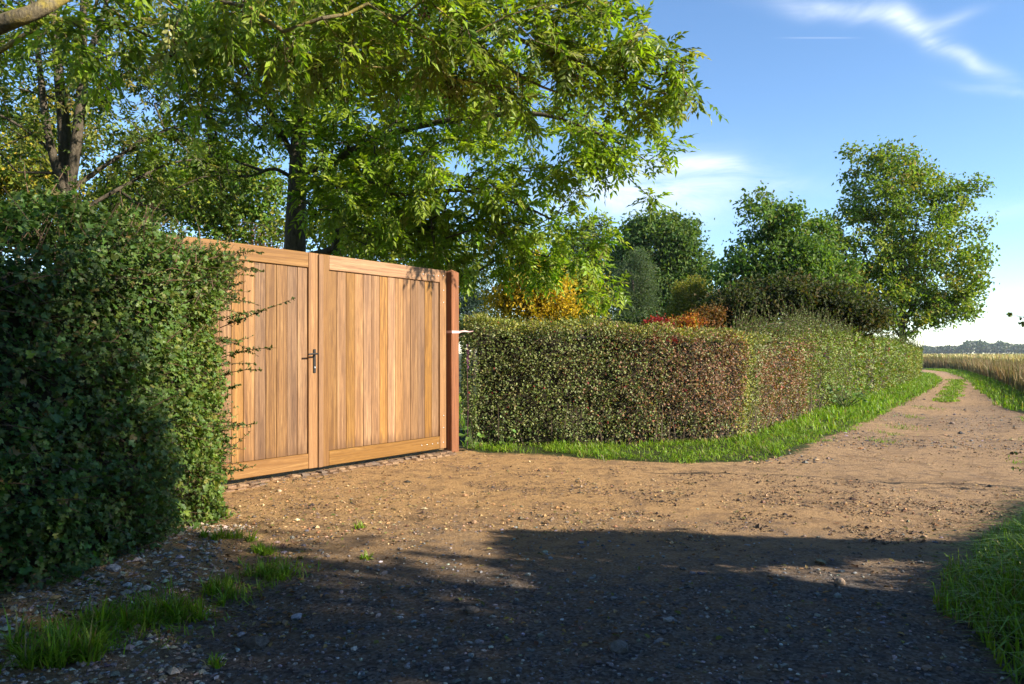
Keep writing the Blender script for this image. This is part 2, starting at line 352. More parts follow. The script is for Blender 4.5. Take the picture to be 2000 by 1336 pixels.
def inside(p, poly):
    c = np.zeros(len(p), bool); n = len(poly)
    for i in range(n):
        a, b = poly[i], poly[(i+1) % n]
        hit = ((a[1] > p[:, 1]) != (b[1] > p[:, 1]))
        with np.errstate(divide='ignore', invalid='ignore'): xx = (b[0]-a[0])*(p[:, 1]-a[1])/(b[1]-a[1])+a[0]
        c ^= hit & (p[:, 0] < xx)
    return c
def dirt_sd(p): return np.where(inside(p, DIRT), 1, -1)*seg_dist(p, DIRT)
STRIP = np.array([(10.35, 18.3), (13.05, 22.8), (16.0, 27.6), (18.7, 32.3)])
PATCH = [(4.87, 10.15, .2), (5.45, 11.1, .16), (6.13, 12.06, .26), (7.3, 14.0, .18), (8.8, 16.3, .3), (11.2, 15.6, .3), (6.9, 9.9, .25), (5.4, 7.9, .2)]   # grassy crown between the ruts
def hgt(p):
    p3 = np.column_stack([p, np.zeros(len(p))]); sd = dirt_sd(p)
    z = .006*wob(p3, 2.2, 3)+.005*wob(p3, 7, 9)+.004*wob(p3, 17, 15)
    bank = np.clip(-sd/.55, 0, 1)*((p[:, 0] > 1.2) & (p[:, 1] < 7.5)); z = z+.16*bank*bank*(3-2*bank)
    lb = np.clip((-1.05-p[:, 0])/1.1, 0, 1)*np.clip((5.8-p[:, 1])/1.5, 0, 1); z = z+.10*lb*lb
    z = z+.03*np.exp(-(seg_dist(p, STRIP, False)/.4)**2)-.022*(np.exp(-((sd-.75)/.3)**2))*np.clip((p[:, 1]-7)/4, 0, 1)
    return z
g1 = np.geomspace(.08, 4000, 26); g2 = np.geomspace(.4, 4000, 22)
gx = np.concatenate([-4.2-g1[::-1], np.arange(-4.2, 8, .08), np.arange(8, 32, .3), 32+g2]); gy = np.concatenate([1.5-g1[::-1], np.arange(1.5, 13, .08), np.arange(13, 60, .4), 60+g2])
XX, YY = np.meshgrid(gx, gy); pg = np.column_stack([XX.ravel(), YY.ravel()])
sdg = dirt_sd(pg); zg = hgt(pg); far = np.linalg.norm(pg, axis=1); zg = np.where(far > 90, zg*0, zg)
p3 = np.column_stack([pg, np.zeros(len(pg))])
grassy = np.clip(.5-sdg/.35+.25*wob(p3, 1.6, 20), 0, 1)
grassy = np.maximum(grassy, .62*np.exp(-(seg_dist(pg, STRIP, False)/.3)**2))
front = np.clip((5.4-pg[:, 1]+.4*wob(p3, .8, 4))/1.6, 0, 1)*np.clip((pg[:, 0]+1.9)/.8, 0, 1)  # gravel zone over the shaded foreground, its colour darkened as extra shade
gravel = np.clip(.02+.85*front+.3*np.clip((pg[:, 0]-3.4)/2, 0, 1)*np.clip((22-pg[:, 1])/6, 0, 1)*np.clip(.5+wob(p3, .9, 12), 0, 1), 0, 1)
trackm = np.clip((pg[:, 0]-.5)/2.6, 0, 1)
nx, ny = len(gx), len(gy); ii = (np.arange(ny-1)[:, None]*nx+np.arange(nx-1)[None]).ravel()
me = mesh('ground', np.column_stack([pg, zg]), np.stack([ii, ii+1, ii+1+nx, ii+nx], 1), M_ground, smooth=True, vcol=np.column_stack([grassy, gravel, trackm]))
tag(link('ground', me), 'sandy gravel drive and farm track with grassy edges', kind='structure')

# ------------------------------------------------------------------ gate: two leaves, two posts, sett threshold
GL, GR = np.array([-2.99, 5.93]), np.array([-.79, 8.98])
GA = math.atan2(GR[1]-GL[1], GR[0]-GL[0]); GU = (GR-GL)/np.linalg.norm(GR-GL); GN = np.array([GU[1], -GU[0]]); GW = np.linalg.norm(GR-GL); GJ = (GL+GR)/2
LW = GW/2-.006; Z0, Z1 = .045, 2.115
def part(name, V, Fs, mat, parent, loc=(0, 0, 0)):
    o = link(name, mesh(name, V, Fs, mat), parent); o.location = loc; return o
def gate_leaf(side):
    # local x along the gate, -y outwards; origin at the meeting edge
    root = empty('gate_leaf', (GJ[0], GJ[1], 0), GA); s = side
    xa, xb = (.006, .006+LW) if s > 0 else (-.006-LW, -.006)
    w_meet, w_hinge = .12, .11
    for kind in ('meet', 'hinge'):
        w = w_meet if kind == 'meet' else w_hinge
        if (kind == 'meet') == (s > 0): a, b = xa, xa+w
        else: a, b = xb-w, xb
        V, Fc = bevel_box((a, -.028, 0), (b, .028, Z1-Z0), .004); part('stile', V, Fc, M_stile, root, (0, 0, Z0))
    i0, i1 = (xa+w_meet, xb-w_hinge) if s > 0 else (xa+w_hinge, xb-w_meet)
    rh = .145
    for nm, za, zb in (('bottom_rail', Z0+.002, Z0+rh), ('top_rail', Z1-rh, Z1-.001)):
        V, Fc = bevel_box((i0+.001-i0, -.026, 0), (i1-.001-i0, .026, zb-za), .004); part(nm, V, Fc, M_rail, root, (i0, 0, za))
    n = 14; pw = (i1-i0)/n; za, zb = Z0+rh+.001, Z1-rh-.001
    V, Fc = bevel_box((.0012, -.011, 0), (pw-.0012, .011, zb-za), .0035); pm = mesh('plank', V, Fc, M_plank)
    for k in range(n):
        o = link('plank', pm, root); o.location = (i0+k*pw, .004+.0012*math.sin(k*2.3+s), za)
    V, Fc = bevel_box((i0, .0165, za), (i1, .019, zb), .0008); part('backing_sheet', V, Fc, M_iron, root)
    if s > 0:
        V, Fc = bevel_box((-.018, -.046, 0), (.040, -.0285, Z1-Z0-.01), .004); part('cover_strip', V, Fc, M_stile, root, (0, 0, Z0))
        # dome bolts of the hinge brackets
        t = np.linspace(0, 2*math.pi, 9)[:-1]; prof = [(.0085, 0), (.0075, .004), (.004, .0065)]
        BV = [(r*math.cos(a), -h, r*math.sin(a)) for r, h in prof for a in t]+[(0, -.0075, 0)]
        BF4 = [(i*8+j, i*8+(j+1) % 8, (i+1)*8+(j+1) % 8, (i+1)*8+j) for i in range(2) for j in range(8)]; BF3 = [(16+j, 16+(j+1) % 8, 24) for j in range(8)]
        bm_ = mesh('bolt', np.array(BV), [np.array(BF4), np.array(BF3)], M_steel, smooth=True)
        zt, zbm = Z1-.075, Z0+.07
        for du, z, dep in [(.40, zt, .0262), (.31, zt, .0262), (.22, zt, .0262), (.14, zt, .0262), (.055, zt+.01, .0282), (.05, zt-.16, .0282), (.05, zt-.30, .0282),
                      (.42, zbm, .0262), (.33, zbm, .0262), (.24, zbm, .0262), (.15, zbm, .0262), (.055, zbm, .0282), (.05, zbm+.17, .0282), (.05, zbm+.31, .0282)]:
            o = link('bolt', bm_, root); o.location = (xb-du, -dep, z)
        tag(root, 'right leaf of the wooden gate with rows of dome bolts, beside the red post', 'gate', 'leaves of the double wooden gate')
    else:
        hx = xb-.055
        h = link('door_handle', None, root) if False else None
        V, Fc = bevel_box((-.016, -.037, -.13), (.016, -.0282, .10), .004); plate = part('handle_plate', V, Fc, M_iron, root, (hx, 0, 1.09))
        V, Fc = path_tube(smooth_path([(0, -.037, 0), (0, -.075, 0), (-.006, -.088, 0), (-.03, -.092, 0), (-.08, -.090, -.002), (-.115, -.086, -.006)], 5), .0085, 8)
        c = len(V); b2 = Bag(); b2.add(V, Fc); b2.add(V[-8:], np.array([list(range(8))])); b2.add(V[:8], np.array([list(range(7, -1, -1))]))
        lev = link('lever', b2.mesh('lever', M_iron, True), plate); lev.location = (0, 0, .055)
        t = np.linspace(0, 2*math.pi, 11)[:-1]; V = np.array([(.009*math.cos(a), y, .009*math.sin(a)) for y in (-.036, -.041) for a in t])
        q = np.array([(i, (i+1) % 10, 10+(i+1) % 10, 10+i) for i in range(10)]); b3 = Bag(); b3.add(V, q); b3.add(V[10:], np.array([list(range(10))]))
        kc = link('key_cylinder', b3.mesh('key_cylinder', M_steel), plate); kc.location = (0, 0, -.075)
        tag(root, 'left leaf of the wooden gate with black lever handle, partly behind the hedge', 'gate', 'leaves of the double wooden gate')
    return root
gate_leaf(-1); gate_leaf(1)
def gate_post(c, label):
    root = empty('gate_post', (c[0], c[1], 0), GA); w = .066
    V, Fc = bevel_box((-w, -w, -.3), (w, w, 2.10), .008); part('shaft', V, Fc, M_post, root)
    V = np.array([(-w+.006, -w+.006, 2.101), (w-.006, -w+.006, 2.101), (w-.006, w-.006, 2.101), (-w+.006, w-.006, 2.101), (0, 0, 2.135)])
    part('cap', V, [np.array([(0, 1, 4), (1, 2, 4), (2, 3, 4), (3, 0, 4)]), np.array([(3, 2, 1, 0)])], M_post, root)
    return tag(root, label, 'post', 'red hardwood gate posts')
PC = GR+GU*.088+GN*.03
gate_post(PC, 'square red-brown hardwood gate post at the end of the clipped hedge')
gate_post(GL-GU*.088+GN*.03, 'red-brown gate post showing only its top above the dark leafy hedge')
# tape tied round the post
tp = []
cs = [(-.07, -.07), (.07, -.07), (.07, .07), (-.07, .07)]
root = empty('tape_strip', (PC[0], PC[1], 0), GA)
zt = 1.40; b = Bag()
ring = [(-.069, -.069), (.069, -.069), (.069, .069), (-.069, .069), (-.069, -.069)]
V = []
for i, (x, y) in enumerate(ring): V += [(x, y, zt-.017+.004*math.sin(i*2)), (x, y, zt+.014)]
part('loop', np.array(V), np.array([(2*i, 2*i+2, 2*i+3, 2*i+1) for i in range(4)]), M_tape, root)
th = smooth_path([(.069, -.071, zt), (.10, -.085, zt+.01), (.14, -.105, zt+.012), (.18, -.13, zt+.006), (.22, -.155, zt+.014)], 4)
V = [];
for i, q in enumerate(th):
    a = .25*math.sin(i*.55); hw = .013*(1-.7*i/(len(th)-1)); V += [q+np.array([0, hw*math.sin(a), -hw*math.cos(a)]), q+np.array([0, -hw*math.sin(a), hw*math.cos(a)])]
part('loose_end', np.array(V), np.array([(2*i, 2*i+2, 2*i+3, 2*i+1) for i in range(len(th)-1)]), M_tape, root)
tag(root, 'pale pink-white plastic tape tied round the red gate post', 'tape')

# setts under the gate
root = empty('sett_threshold', (GJ[0], GJ[1], 0), GA); tag(root, 'row of worn stone setts along the foot of the gate', kind='structure')
sett_meshes = []
for k in range(7):
    V, Fc = bevel_box((-.052, -.048, -.06), (.052, .048, .02), .012); V = V+rng.normal(0, .004, V.shape)
    c = np.array([(.22, .135, .08), (.17, .11, .07), (.26, .165, .095), (.16, .115, .085)][k % 4]); sett_meshes.append(mesh('sett', V, Fc, M_stone, np.tile(c, (sum(len(f) for f in Fc), 1))))
for r_ in range(2):
    x = -1.95+.05*r_
    while x < 1.88:
        o = link('sett', sett_meshes[rng.integers(7)], root); o.location = (x, -.075-.108*r_+rng.normal(0, .006), -.004-.012*r_+rng.normal(0, .003)); o.rotation_euler = (rng.normal(0, .04), rng.normal(0, .04), rng.normal(0, .06))
        x += .113+rng.uniform(-.004, .008)

# ------------------------------------------------------------------ hedges
def polyline(pts):
    pts = np.asarray(pts, float); seg = np.linalg.norm(np.diff(pts, axis=0), axis=1); S = np.concatenate([[0], np.cumsum(seg)])
    def at(s):
        x = np.interp(s, S, pts[:, 0]); y = np.interp(s, S, pts[:, 1]); e = .15
        dx = np.interp(np.minimum(s+e, S[-1]), S, pts[:, 0])-np.interp(np.maximum(s-e, 0), S, pts[:, 0]); dy = np.interp(np.minimum(s+e, S[-1]), S, pts[:, 1])-np.interp(np.maximum(s-e, 0), S, pts[:, 1])
        t = nrm(np.column_stack([dx, dy])); return np.column_stack([x, y]), t
    return at, S[-1]
def hedge_points(face, width, height, n, dens=None, jit=.10, lump=.10, rough=.03):
    """points on the skin of a hedge: face side (right of the path direction), top and the two ends"""
    at, S = polyline(face); r = rng
    s = r.uniform(0, S, n*2)
    if dens is not None: s = s[r.uniform(0, 1, len(s)) < dens(s)]
    s = s[:n]; n = len(s); c, t = at(s); nr = np.column_stack([t[:, 1], -t[:, 0]])   # outward, right of travel
    H = height(s); u = r.uniform(0, 1, n)*(H+width*.75)
    on_top = u > H; z = np.where(on_top, H, u); off = np.where(on_top, -(u-H)/.75, 0.0)
    depth = np.abs(r.normal(0, jit, n))
    p = np.column_stack([c+nr*off[:, None], z]); lm = lump*wob(p, 1.5, 1)+rough*wob(p, 5, 12)+.6*rough*wob(p, 11, 22)
    nout = np.where(on_top[:, None], [[0, 0, 1.]], np.column_stack([nr, np.zeros(n)]))
    rd = np.clip((z-(H-.12))/.12, 0, 1)*(~on_top); nout = nrm(nout+rd[:, None]*[[0, 0, .6]])
    p = p+nout*(lm-depth)[:, None]; p[:, 2] -= .05*rd
    p[:, 2] = np.maximum(p[:, 2], .03)
    return p, nout, s, z, depth
def hedge_core(face, width, height, inset=.16, lump=.10, step=.12):  # solid dark body that paints the inner shade and stops see-through
    at, S = polyline(face); s = np.linspace(0.06, S-.06, int(S/step)+2); c, t = at(s); nr = np.column_stack([t[:, 1], -t[:, 0]]); H = height(s)
    V = []
    for zi in range(9):
        f = zi/8; z = np.maximum(H-inset, .1)*f; q = np.column_stack([c-nr*inset, z]); q[:, :2] += nr*(lump*wob(q, 1.5, 1))[:, None]; V.append(q)
    for k in (1, 2):
        q = np.column_stack([c-nr*(inset+(width-2*inset)*k/2), H-inset]); q[:, 2] += .5*lump*wob(q, 1.5, 1); V.append(q)
    V.append(np.column_stack([c-nr*(width-inset), 0*H])); V = np.array(V); k, m, _ = V.shape
    idx = np.arange(k*m).reshape(k, m); q = np.stack([idx[:-1, :-1], idx[:-1, 1:], idx[1:, 1:], idx[1:, :-1]], -1).reshape(-1, 4)
    caps = [np.array([idx[:, 0]]), np.array([idx[::-1, -1]])]
    return V.reshape(-1, 3), [q]+caps
def twigs(p, d, ln, rad, r=None):
    """thin two-piece shoots from p along d"""
    r = r or rng; n = len(p); m = p+d*ln[:, None]*.5+r.normal(0, .03, (n, 3))*ln[:, None]; e = p+d*ln[:, None]
    V1, F1 = tubes(p, m, np.full(n, rad), np.full(n, rad*.75), 3); V2, F2 = tubes(m, e, np.full(n, rad*.75), np.full(n, rad*.35), 3)
    return np.concatenate([V1, V2]), np.concatenate([F1, F2+len(V1)]), e
def shoots(bag_l, bag_t, starts, dirs, lens, leafn, lsize, cols, tmpl, tw_col=(.13, .08, .045), droop=.1):
    for p, d, ln in zip(starts, dirs, lens):
        d = d/np.linalg.norm(d); side = nrm(rng.normal(size=3)); k = 7
        tt = np.linspace(0, 1, k); pts = p+d*ln*tt[:, None]+side*(.05*ln*np.sin(tt*3.2))[:, None]+np.array([0, 0, -droop*ln])*(tt**2)[:, None]
        V, Fc = path_tube(pts, np.linspace(.0042, .0014, k), 4); bag_t.add(V, Fc, tw_col)
        n = int(leafn*ln); f = rng.uniform(.08, 1.0, n); q = np.column_stack([np.interp(f, tt, pts[:, i]) for i in range(3)])
        X = nrm(d*.5+rnd_dirs(n)*.9); N = nrm(np.array([0, 0, .8])+rnd_dirs(n)*.8); sz = lsize*rng.uniform(.6, 1.25, n)*(1.1-.5*f)
        V, Fc = leaves(tmpl, q, X, N, sz, sz*.85); bag_l.add(V, Fc, np.repeat(palette(n, cols), len(tmpl[1]), 0))

# near leafy hedge on the left, in front of the gate's hinge side
LH = [(-2.62, .4), (-2.42, 2.2), (-2.22, 3.3), (-2.04, 4.1), (-2.03, 4.9), (-2.12, 5.55), (-2.28, 6.02), (-2.66, 6.02)][::-1]
LH = LH[::-1]
def lh_height(s): return np.interp(s, [0, 2, 2.9, 3.8, 5.0, 6.2], [1.46, 1.54, 1.63, 1.75, 1.86, 1.92])+.03*np.sin(s*4.1)
hd = empty('leafy_hedge', (-3.0, 3.8, 0)); 
def child(o, root):
    o.parent = root; o.location = tuple(-np.array(root.location)); return o
p, no, s, z, dep = hedge_points(LH, 1.15, lh_height, 70000, lambda s: np.clip((s-1.0)/1.2, .2, 1), .10, .13, .075)
p[:, 0] += .13*(p[:, 2]/1.9)**2*np.clip((s-3.6)/1.6, 0, 1)
keep = rng.uniform(0, 1, len(p)) < np.clip(1.05-.75*np.clip(wob(p, 6.5, 14)-.15, 0, 1), .2, 1); p, no, s, z = p[keep], no[keep], s[keep], z[keep]
n = len(p); X = nrm(no*.45+rnd_dirs(n)*.75+np.array([0, 0, -.25])); N = nrm(no*.9+np.array([0, 0, .5])+rnd_dirs(n)*.65); sz = .016+.036*rng.beta(1.6, 2.2, n)
sun_part = np.clip((s-3.0)/3.0, 0, 1)[:, None]  # sunlit brightness put into the leaf colour along the hedge
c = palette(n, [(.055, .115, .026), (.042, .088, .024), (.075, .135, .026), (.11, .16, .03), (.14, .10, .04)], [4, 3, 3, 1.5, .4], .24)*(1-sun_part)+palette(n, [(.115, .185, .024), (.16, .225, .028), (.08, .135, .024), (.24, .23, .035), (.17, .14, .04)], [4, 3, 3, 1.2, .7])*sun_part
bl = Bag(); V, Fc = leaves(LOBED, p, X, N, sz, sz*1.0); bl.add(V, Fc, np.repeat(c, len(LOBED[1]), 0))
bt = Bag(); k = rng.choice(n, 2600, False); V, Fc, e = twigs(p[k]-no[k]*.12, nrm(no[k]+rnd_dirs(2600)*.6), rng.uniform(.1, .28, 2600), .0028); bt.add(V, Fc, (.10, .065, .04))
# loose shoots over the top and across the gate
k = np.concatenate([rng.choice(n, 200, False), rng.choice(np.where((s > 3.6) & ((z > 1.5) | (s > 5.2)))[0], 420, False)]); ok = (s[k] > 1.3)
ks = k[ok]
shoots(bl, bt, p[ks], nrm(no[ks]*.8+np.array([.15, .25, .4])+rnd_dirs(len(ks))*.55), rng.uniform(.08, .30, len(ks)), 75, .034, [(.075, .13, .022), (.05, .10, .022), (.13, .15, .03)], LOBED)
def px_shoot(a, b, da, db, lf=100, sz=.036):
    A, B = P(*a, da), P(*b, db); L_ = np.linalg.norm(B-A); shoots(bl, bt, [A], [B-A], [L_], lf, sz, [(.07, .11, .022), (.11, .13, .03), (.05, .08, .02)], LOBED, (.12, .055, .04), .05)
for a, b in [((430, 640), (578, 572)), ((440, 625), (520, 600)), ((430, 700), (541, 672)), ((420, 740), (512, 716)), ((430, 830), (502, 822)), ((420, 920), (498, 905)), ((440, 530), (515, 525)), ((445, 500), (512, 488)), ((420, 660), (505, 690)),
             ((430, 600), (470, 560)), ((420, 770), (470, 745)), ((420, 870), (465, 850)), ((425, 560), (480, 545)), ((415, 900), (455, 930))]:
    px_shoot(a, b, 5.95, 5.75+rng.uniform(-.1, .1))
o = link('foliage', bl.mesh('foliage', M_leaf), None); child(o, hd)['kind'] = 'stuff'
o = link('twigs', bt.mesh('twigs', M_twig), None); child(o, hd)['kind'] = 'stuff'
V, Fs = hedge_core(LH, 1.15, lh_height, .21, .13); o = link('dark_core', mesh('dark_core', V, Fs, M_core), None); child(o, hd)
tag(hd, 'tall dark green hedge of lobed leaves in the left foreground, overlapping the gate', 'hedge')

# clipped hedge along the drive, then along the track
CHF = np.array([(-.62, 10.2), (-.60, 9.50), (.6, 9.52), (1.8, 9.70), (2.35, 9.84), (2.8, 10.06), (3.15, 10.38), (3.45, 10.8), (3.8, 11.4), (4.3, 12.2), (7.0, 16.6), (13, 26), (20.3, 38), (20.2, 39.4)])
def ch_height(s): return np.interp(s, [0, 1, 2.5, 4.3, 5.2, 6.5, 9, 12.5, 24, 36, 40], [1.53, 1.55, 1.52, 1.46, 1.40, 1.47, 1.60, 1.68, 1.58, 1.36, 1.3])+.022*np.sin(s*3.1)+.02*np.sin(s*7.7+1)+.014*np.sin(s*13+2)
hd = empty('clipped_hedge', (2.5, 10.6, 0)); bl = Bag(); bt = Bag()
def ch_cols(s, n, z, H):
    olive = palette(n, [(.18, .205, .055), (.135, .17, .042), (.22, .225, .085), (.10, .14, .03)], [3, 3, 2, 2], .2)
    brown = palette(n, [(.22, .10, .052), (.28, .155, .075), (.15, .085, .042), (.21, .18, .06), (.30, .11, .04)], [3, 2.5, 2, 1.6, .5], .2)
    yel = palette(n, [(.28, .27, .035), (.20, .23, .035), (.36, .31, .06), (.14, .16, .035)], [3, 3, 1.3, 1.5], .18)
    green = palette(n, [(.16, .225, .03), (.12, .18, .028), (.22, .25, .036), (.16, .115, .04)], [3, 3, 2, 1.6], .2)
    wb = wob(np.column_stack([s, z, 0*s]), 1.2, 7)*.35
    q = s+wb*1.3
    br = np.clip((q-1.9)/2.2, 0, 1)*np.clip(1-(q-4.35)/.5, 0, 1)*np.clip(1.1-.55*(z < .35)-.15*wb, 0, 1)*.95; br = np.maximum(br, np.clip((q-5.15)/.4, 0, 1)*np.clip(1-(q-8.2)/2.2, 0, 1)*np.clip((H-.12-z)/.5+.35, 0, 1)*.8)
    ye = np.exp(-((q-4.75)/.34)**2); gr = np.clip((q-7.0)/2.5, 0, 1); ye = np.maximum(ye, .8*np.clip((q-26)/4, 0, 1)*(wob(np.column_stack([s, 0*s, 0*s]), 1.1, 3) > -.1))
    top = np.clip((z-(H-.10))/.1, 0, 1)*.65
    u = rng.uniform(0, 1, n); c = olive.copy()
    m = u < gr; c[m] = green[m]; u = rng.uniform(0, 1, n); m = u < br; c[m] = brown[m]; u = rng.uniform(0, 1, n); m = u < np.maximum(ye*.9, top*(q < 6)); c[m] = yel[m]
    red = rng.uniform(0, 1, n) < .006; c[red] = (.28, .03, .03)
    return c
# (arc length range, leaves, leaf size)
at_, S_ = polyline(CHF)
for lo, hi, cnt, sz0, T in [(0, 6.2, 50000, .031, LEAFLET), (6.2, 14, 26000, .042, LEAF2), (14, 40, 26000, .07, LEAF2)]:
    p, no, s, z, dep = hedge_points(CHF, .95, ch_height, cnt, lambda s: ((s >= lo) & (s < hi)).astype(float)*1.0, .06, .05, .035)
    if len(p) < cnt*.6:   # density by rejection: draw again until the stretch is full
        acc = [(p, no, s, z)]
        while sum(len(a[0]) for a in acc) < cnt:
            q = hedge_points(CHF, .95, ch_height, cnt, lambda s: ((s >= lo) & (s < hi)).astype(float), .06, .05, .035); acc.append(q[:4])
        p, no, s, z = [np.concatenate([a[i] for a in acc])[:cnt] for i in range(4)]
    dk = np.clip(1.08-.85*np.clip(wob(p, 5.5, 14)-.2, 0, 1)-.55*np.clip((.22-p[:, 2])/.15, 0, 1), .15, 1); keep = rng.uniform(0, 1, len(p)) < dk; p, no, s, z = p[keep], no[keep], s[keep], z[keep]
    n = len(p); X = nrm(no*.5+rnd_dirs(n)*.9); N = nrm(no*.7+np.array([.2, -.1, .35])+rnd_dirs(n)*.75); sz = sz0*(.5+1.1*rng.beta(1.6, 2.0, n))
    V, Fc = leaves(T, p, X, N, sz, sz*.68); bl.add(V, Fc, np.repeat(ch_cols(s, n, z, ch_height(s)), len(T[1]), 0))
    m = int(n*.042); k = rng.choice(n, m, False)
    V, Fc, e = twigs(p[k]-no[k]*.10, nrm(no[k]*.6+rnd_dirs(m)), rng.uniform(.08, .22, m), .0026); bt.add(V, Fc, palette(len(Fc), [(.15, .085, .06), (.20, .13, .09)]))
    if lo >= 5:
        m = 900 if lo < 10 else 1100; top = np.where(z > ch_height(s)-.15)[0]; k = rng.choice(top, min(m, len(top)), False)
        if lo < 10: k = k[:620]
        else: k = k[:520]
        shoots(bl, bt, p[k], nrm(np.array([.05, 0, 1.])+rnd_dirs(len(k))*.35), rng.gamma(2.2, .10, len(k))+.05, 42 if lo < 10 else 30, .04 if lo < 10 else .06, [(.12, .16, .035), (.15, .19, .04), (.10, .12, .035)], LEAF2)
    else:
        top = np.where(z > ch_height(s)-.1)[0]; k = rng.choice(top, 170, False)
        shoots(bl, bt, p[k], nrm(np.array([0, 0, 1.])+rnd_dirs(len(k))*.5), rng.uniform(.04, .13, len(k)), 90, .03, [(.17, .18, .04), (.12, .14, .04)], LEAF2)
ss = np.arange(.8, 14, .11)+rng.uniform(-.04, .04, 120); cc, tt_ = at_(ss); nr_ = np.column_stack([tt_[:, 1], -tt_[:, 0]]); p0_ = np.column_stack([cc-nr_*rng.uniform(.02, .12, (120, 1)), np.full(120, -.02)])
V, Fc, e = twigs(p0_, nrm(np.column_stack([nr_*.15, np.ones(120)])+rng.normal(0, .18, (120, 3))), rng.uniform(.35, .6, 120), .009); bt.add(V, Fc, (.12, .085, .06))
m_ = 260; ss = rng.uniform(.9, 12, m_); cc, tt_ = at_(ss); nr_ = np.column_stack([tt_[:, 1], -tt_[:, 0]]); p0_ = np.column_stack([cc, ch_height(ss)*rng.uniform(.3, 1, m_)])
shoots(bl, bt, p0_, nrm(np.column_stack([nr_*.8, np.full(m_, .45)])+rnd_dirs(m_)*.5), rng.uniform(.06, .16, m_), 70, .03, [(.18, .19, .05), (.13, .15, .045), (.2, .13, .06)], LEAF2)
shoots(bl, bt, [P(1440, 655, 10.6), P(1500, 650, 11.5), P(1490, 640, 11.3)], [P(1500, 625, 11)-P(1440, 655, 10.6), P(1465, 622, 11.6)-P(1500, 650, 11.5), P(1530, 606, 11.6)-P(1490, 640, 11.3)], [.5, .42, .5], 60, .035, [(.15, .17, .04)], LEAF2, droop=.35)
o = link('foliage', bl.mesh('foliage', M_gloss), None); child(o, hd)['kind'] = 'stuff'
o = link('twigs', bt.mesh('twigs', M_twig), None); child(o, hd)['kind'] = 'stuff'
V, Fs = hedge_core(CHF, .95, ch_height, .19, .05, .2); o = link('dark_core', mesh('dark_core', V, Fs, M_core), None); child(o, hd)
tag(hd, 'long clipped olive and brown hedge running from the red post along the track', 'hedge')

# ------------------------------------------------------------------ trees
def grow(base, parents, tg, bf=.35, step=.5):
    """join crown points to a trunk skeleton: short reach plus short way to the root"""
    pts = [np.array(b, float) for b in base]; par = list(parents); plen = [0.0]*len(pts)
    for i in range(len(pts)):
        if par[i] >= 0: plen[i] = plen[par[i]]+np.linalg.norm(pts[i]-pts[par[i]])
    T = np.asarray(tg); left = np.ones(len(T), bool)
    best = np.full(len(T), 1e9); who = np.full(len(T), -1)
    def relax(j):
        d = np.linalg.norm(T-pts[j], axis=1); c = d+bf*plen[j]; m = c < best; best[m] = c[m]; who[m] = j
    for j in range(len(pts)):
        if j > 0 or len(pts) == 1: relax(j)
    end = np.full(len(T), -1)
    for _ in range(len(T)):
        b = np.where(left, best, 1e9); i = int(np.argmin(b)); left[i] = False; j = int(who[i]); a, e = pts[j], T[i]; L_ = np.linalg.norm(e-a)
        k = max(1, int(L_/step)); sag = rng.normal(0, .05, 3)*L_
        for m in range(1, k+1):
            f = m/k; q = a+(e-a)*f+sag*math.sin(math.pi*f); pts.append(q); par.append(j); plen.append(plen[j]+np.linalg.norm(q-pts[j])); j = len(pts)-1; relax(j)
        end[i] = j
    return np.array(pts), np.array(par), end
def skeleton_mesh(pts, par, nbase, rbase, tip=.005, ex=.46, col=None):
    n = len(pts); cnt = np.ones(n)
    for i in range(n-1, -1, -1):
        if par[i] >= 0: cnt[par[i]] += cnt[i]
    r = tip*cnt**ex
    for i in range(nbase): r[i] = max(min(r[i], rbase[i]), rbase[i])
    for i in range(nbase, n): r[i] = min(r[i], r[par[i]]*.92)
    i = np.array([k for k in range(nbase, n)]); p = par[i]
    ra = np.minimum(r[p], r[i]*1.35); bg = Bag()
    big = r[i] > .02
    for m, k in ((big, 7), (~big, 4)):
        if m.any():
            V, Fc = tubes(pts[p[m]], pts[i[m]], ra[m], r[i[m]], k); bg.add(V, Fc)
    return bg
def crown_points(blobs, n, lo=.25):
    """blobs: (px, py, distance, half width px, half height px, half depth m[, weight])"""
    w = np.array([(b[3]*b[4]*(b[2]/F)**2*b[5])**.8*(b[6] if len(b) > 6 else 1) for b in blobs]); w = w/w.sum(); out = []
    for b, k in zip(blobs, rng.multinomial(n, w)):
        c = P(*b[:3]); R = np.array([b[3]*b[2]/F, b[5], b[4]*b[2]/F]); u = rnd_dirs(k); rr = rng.uniform(lo, 1, k)**(1/2.2)
        out.append(c+u*R*rr[:, None])
    out = np.concatenate(out); return out[out[:, 2] > .5]
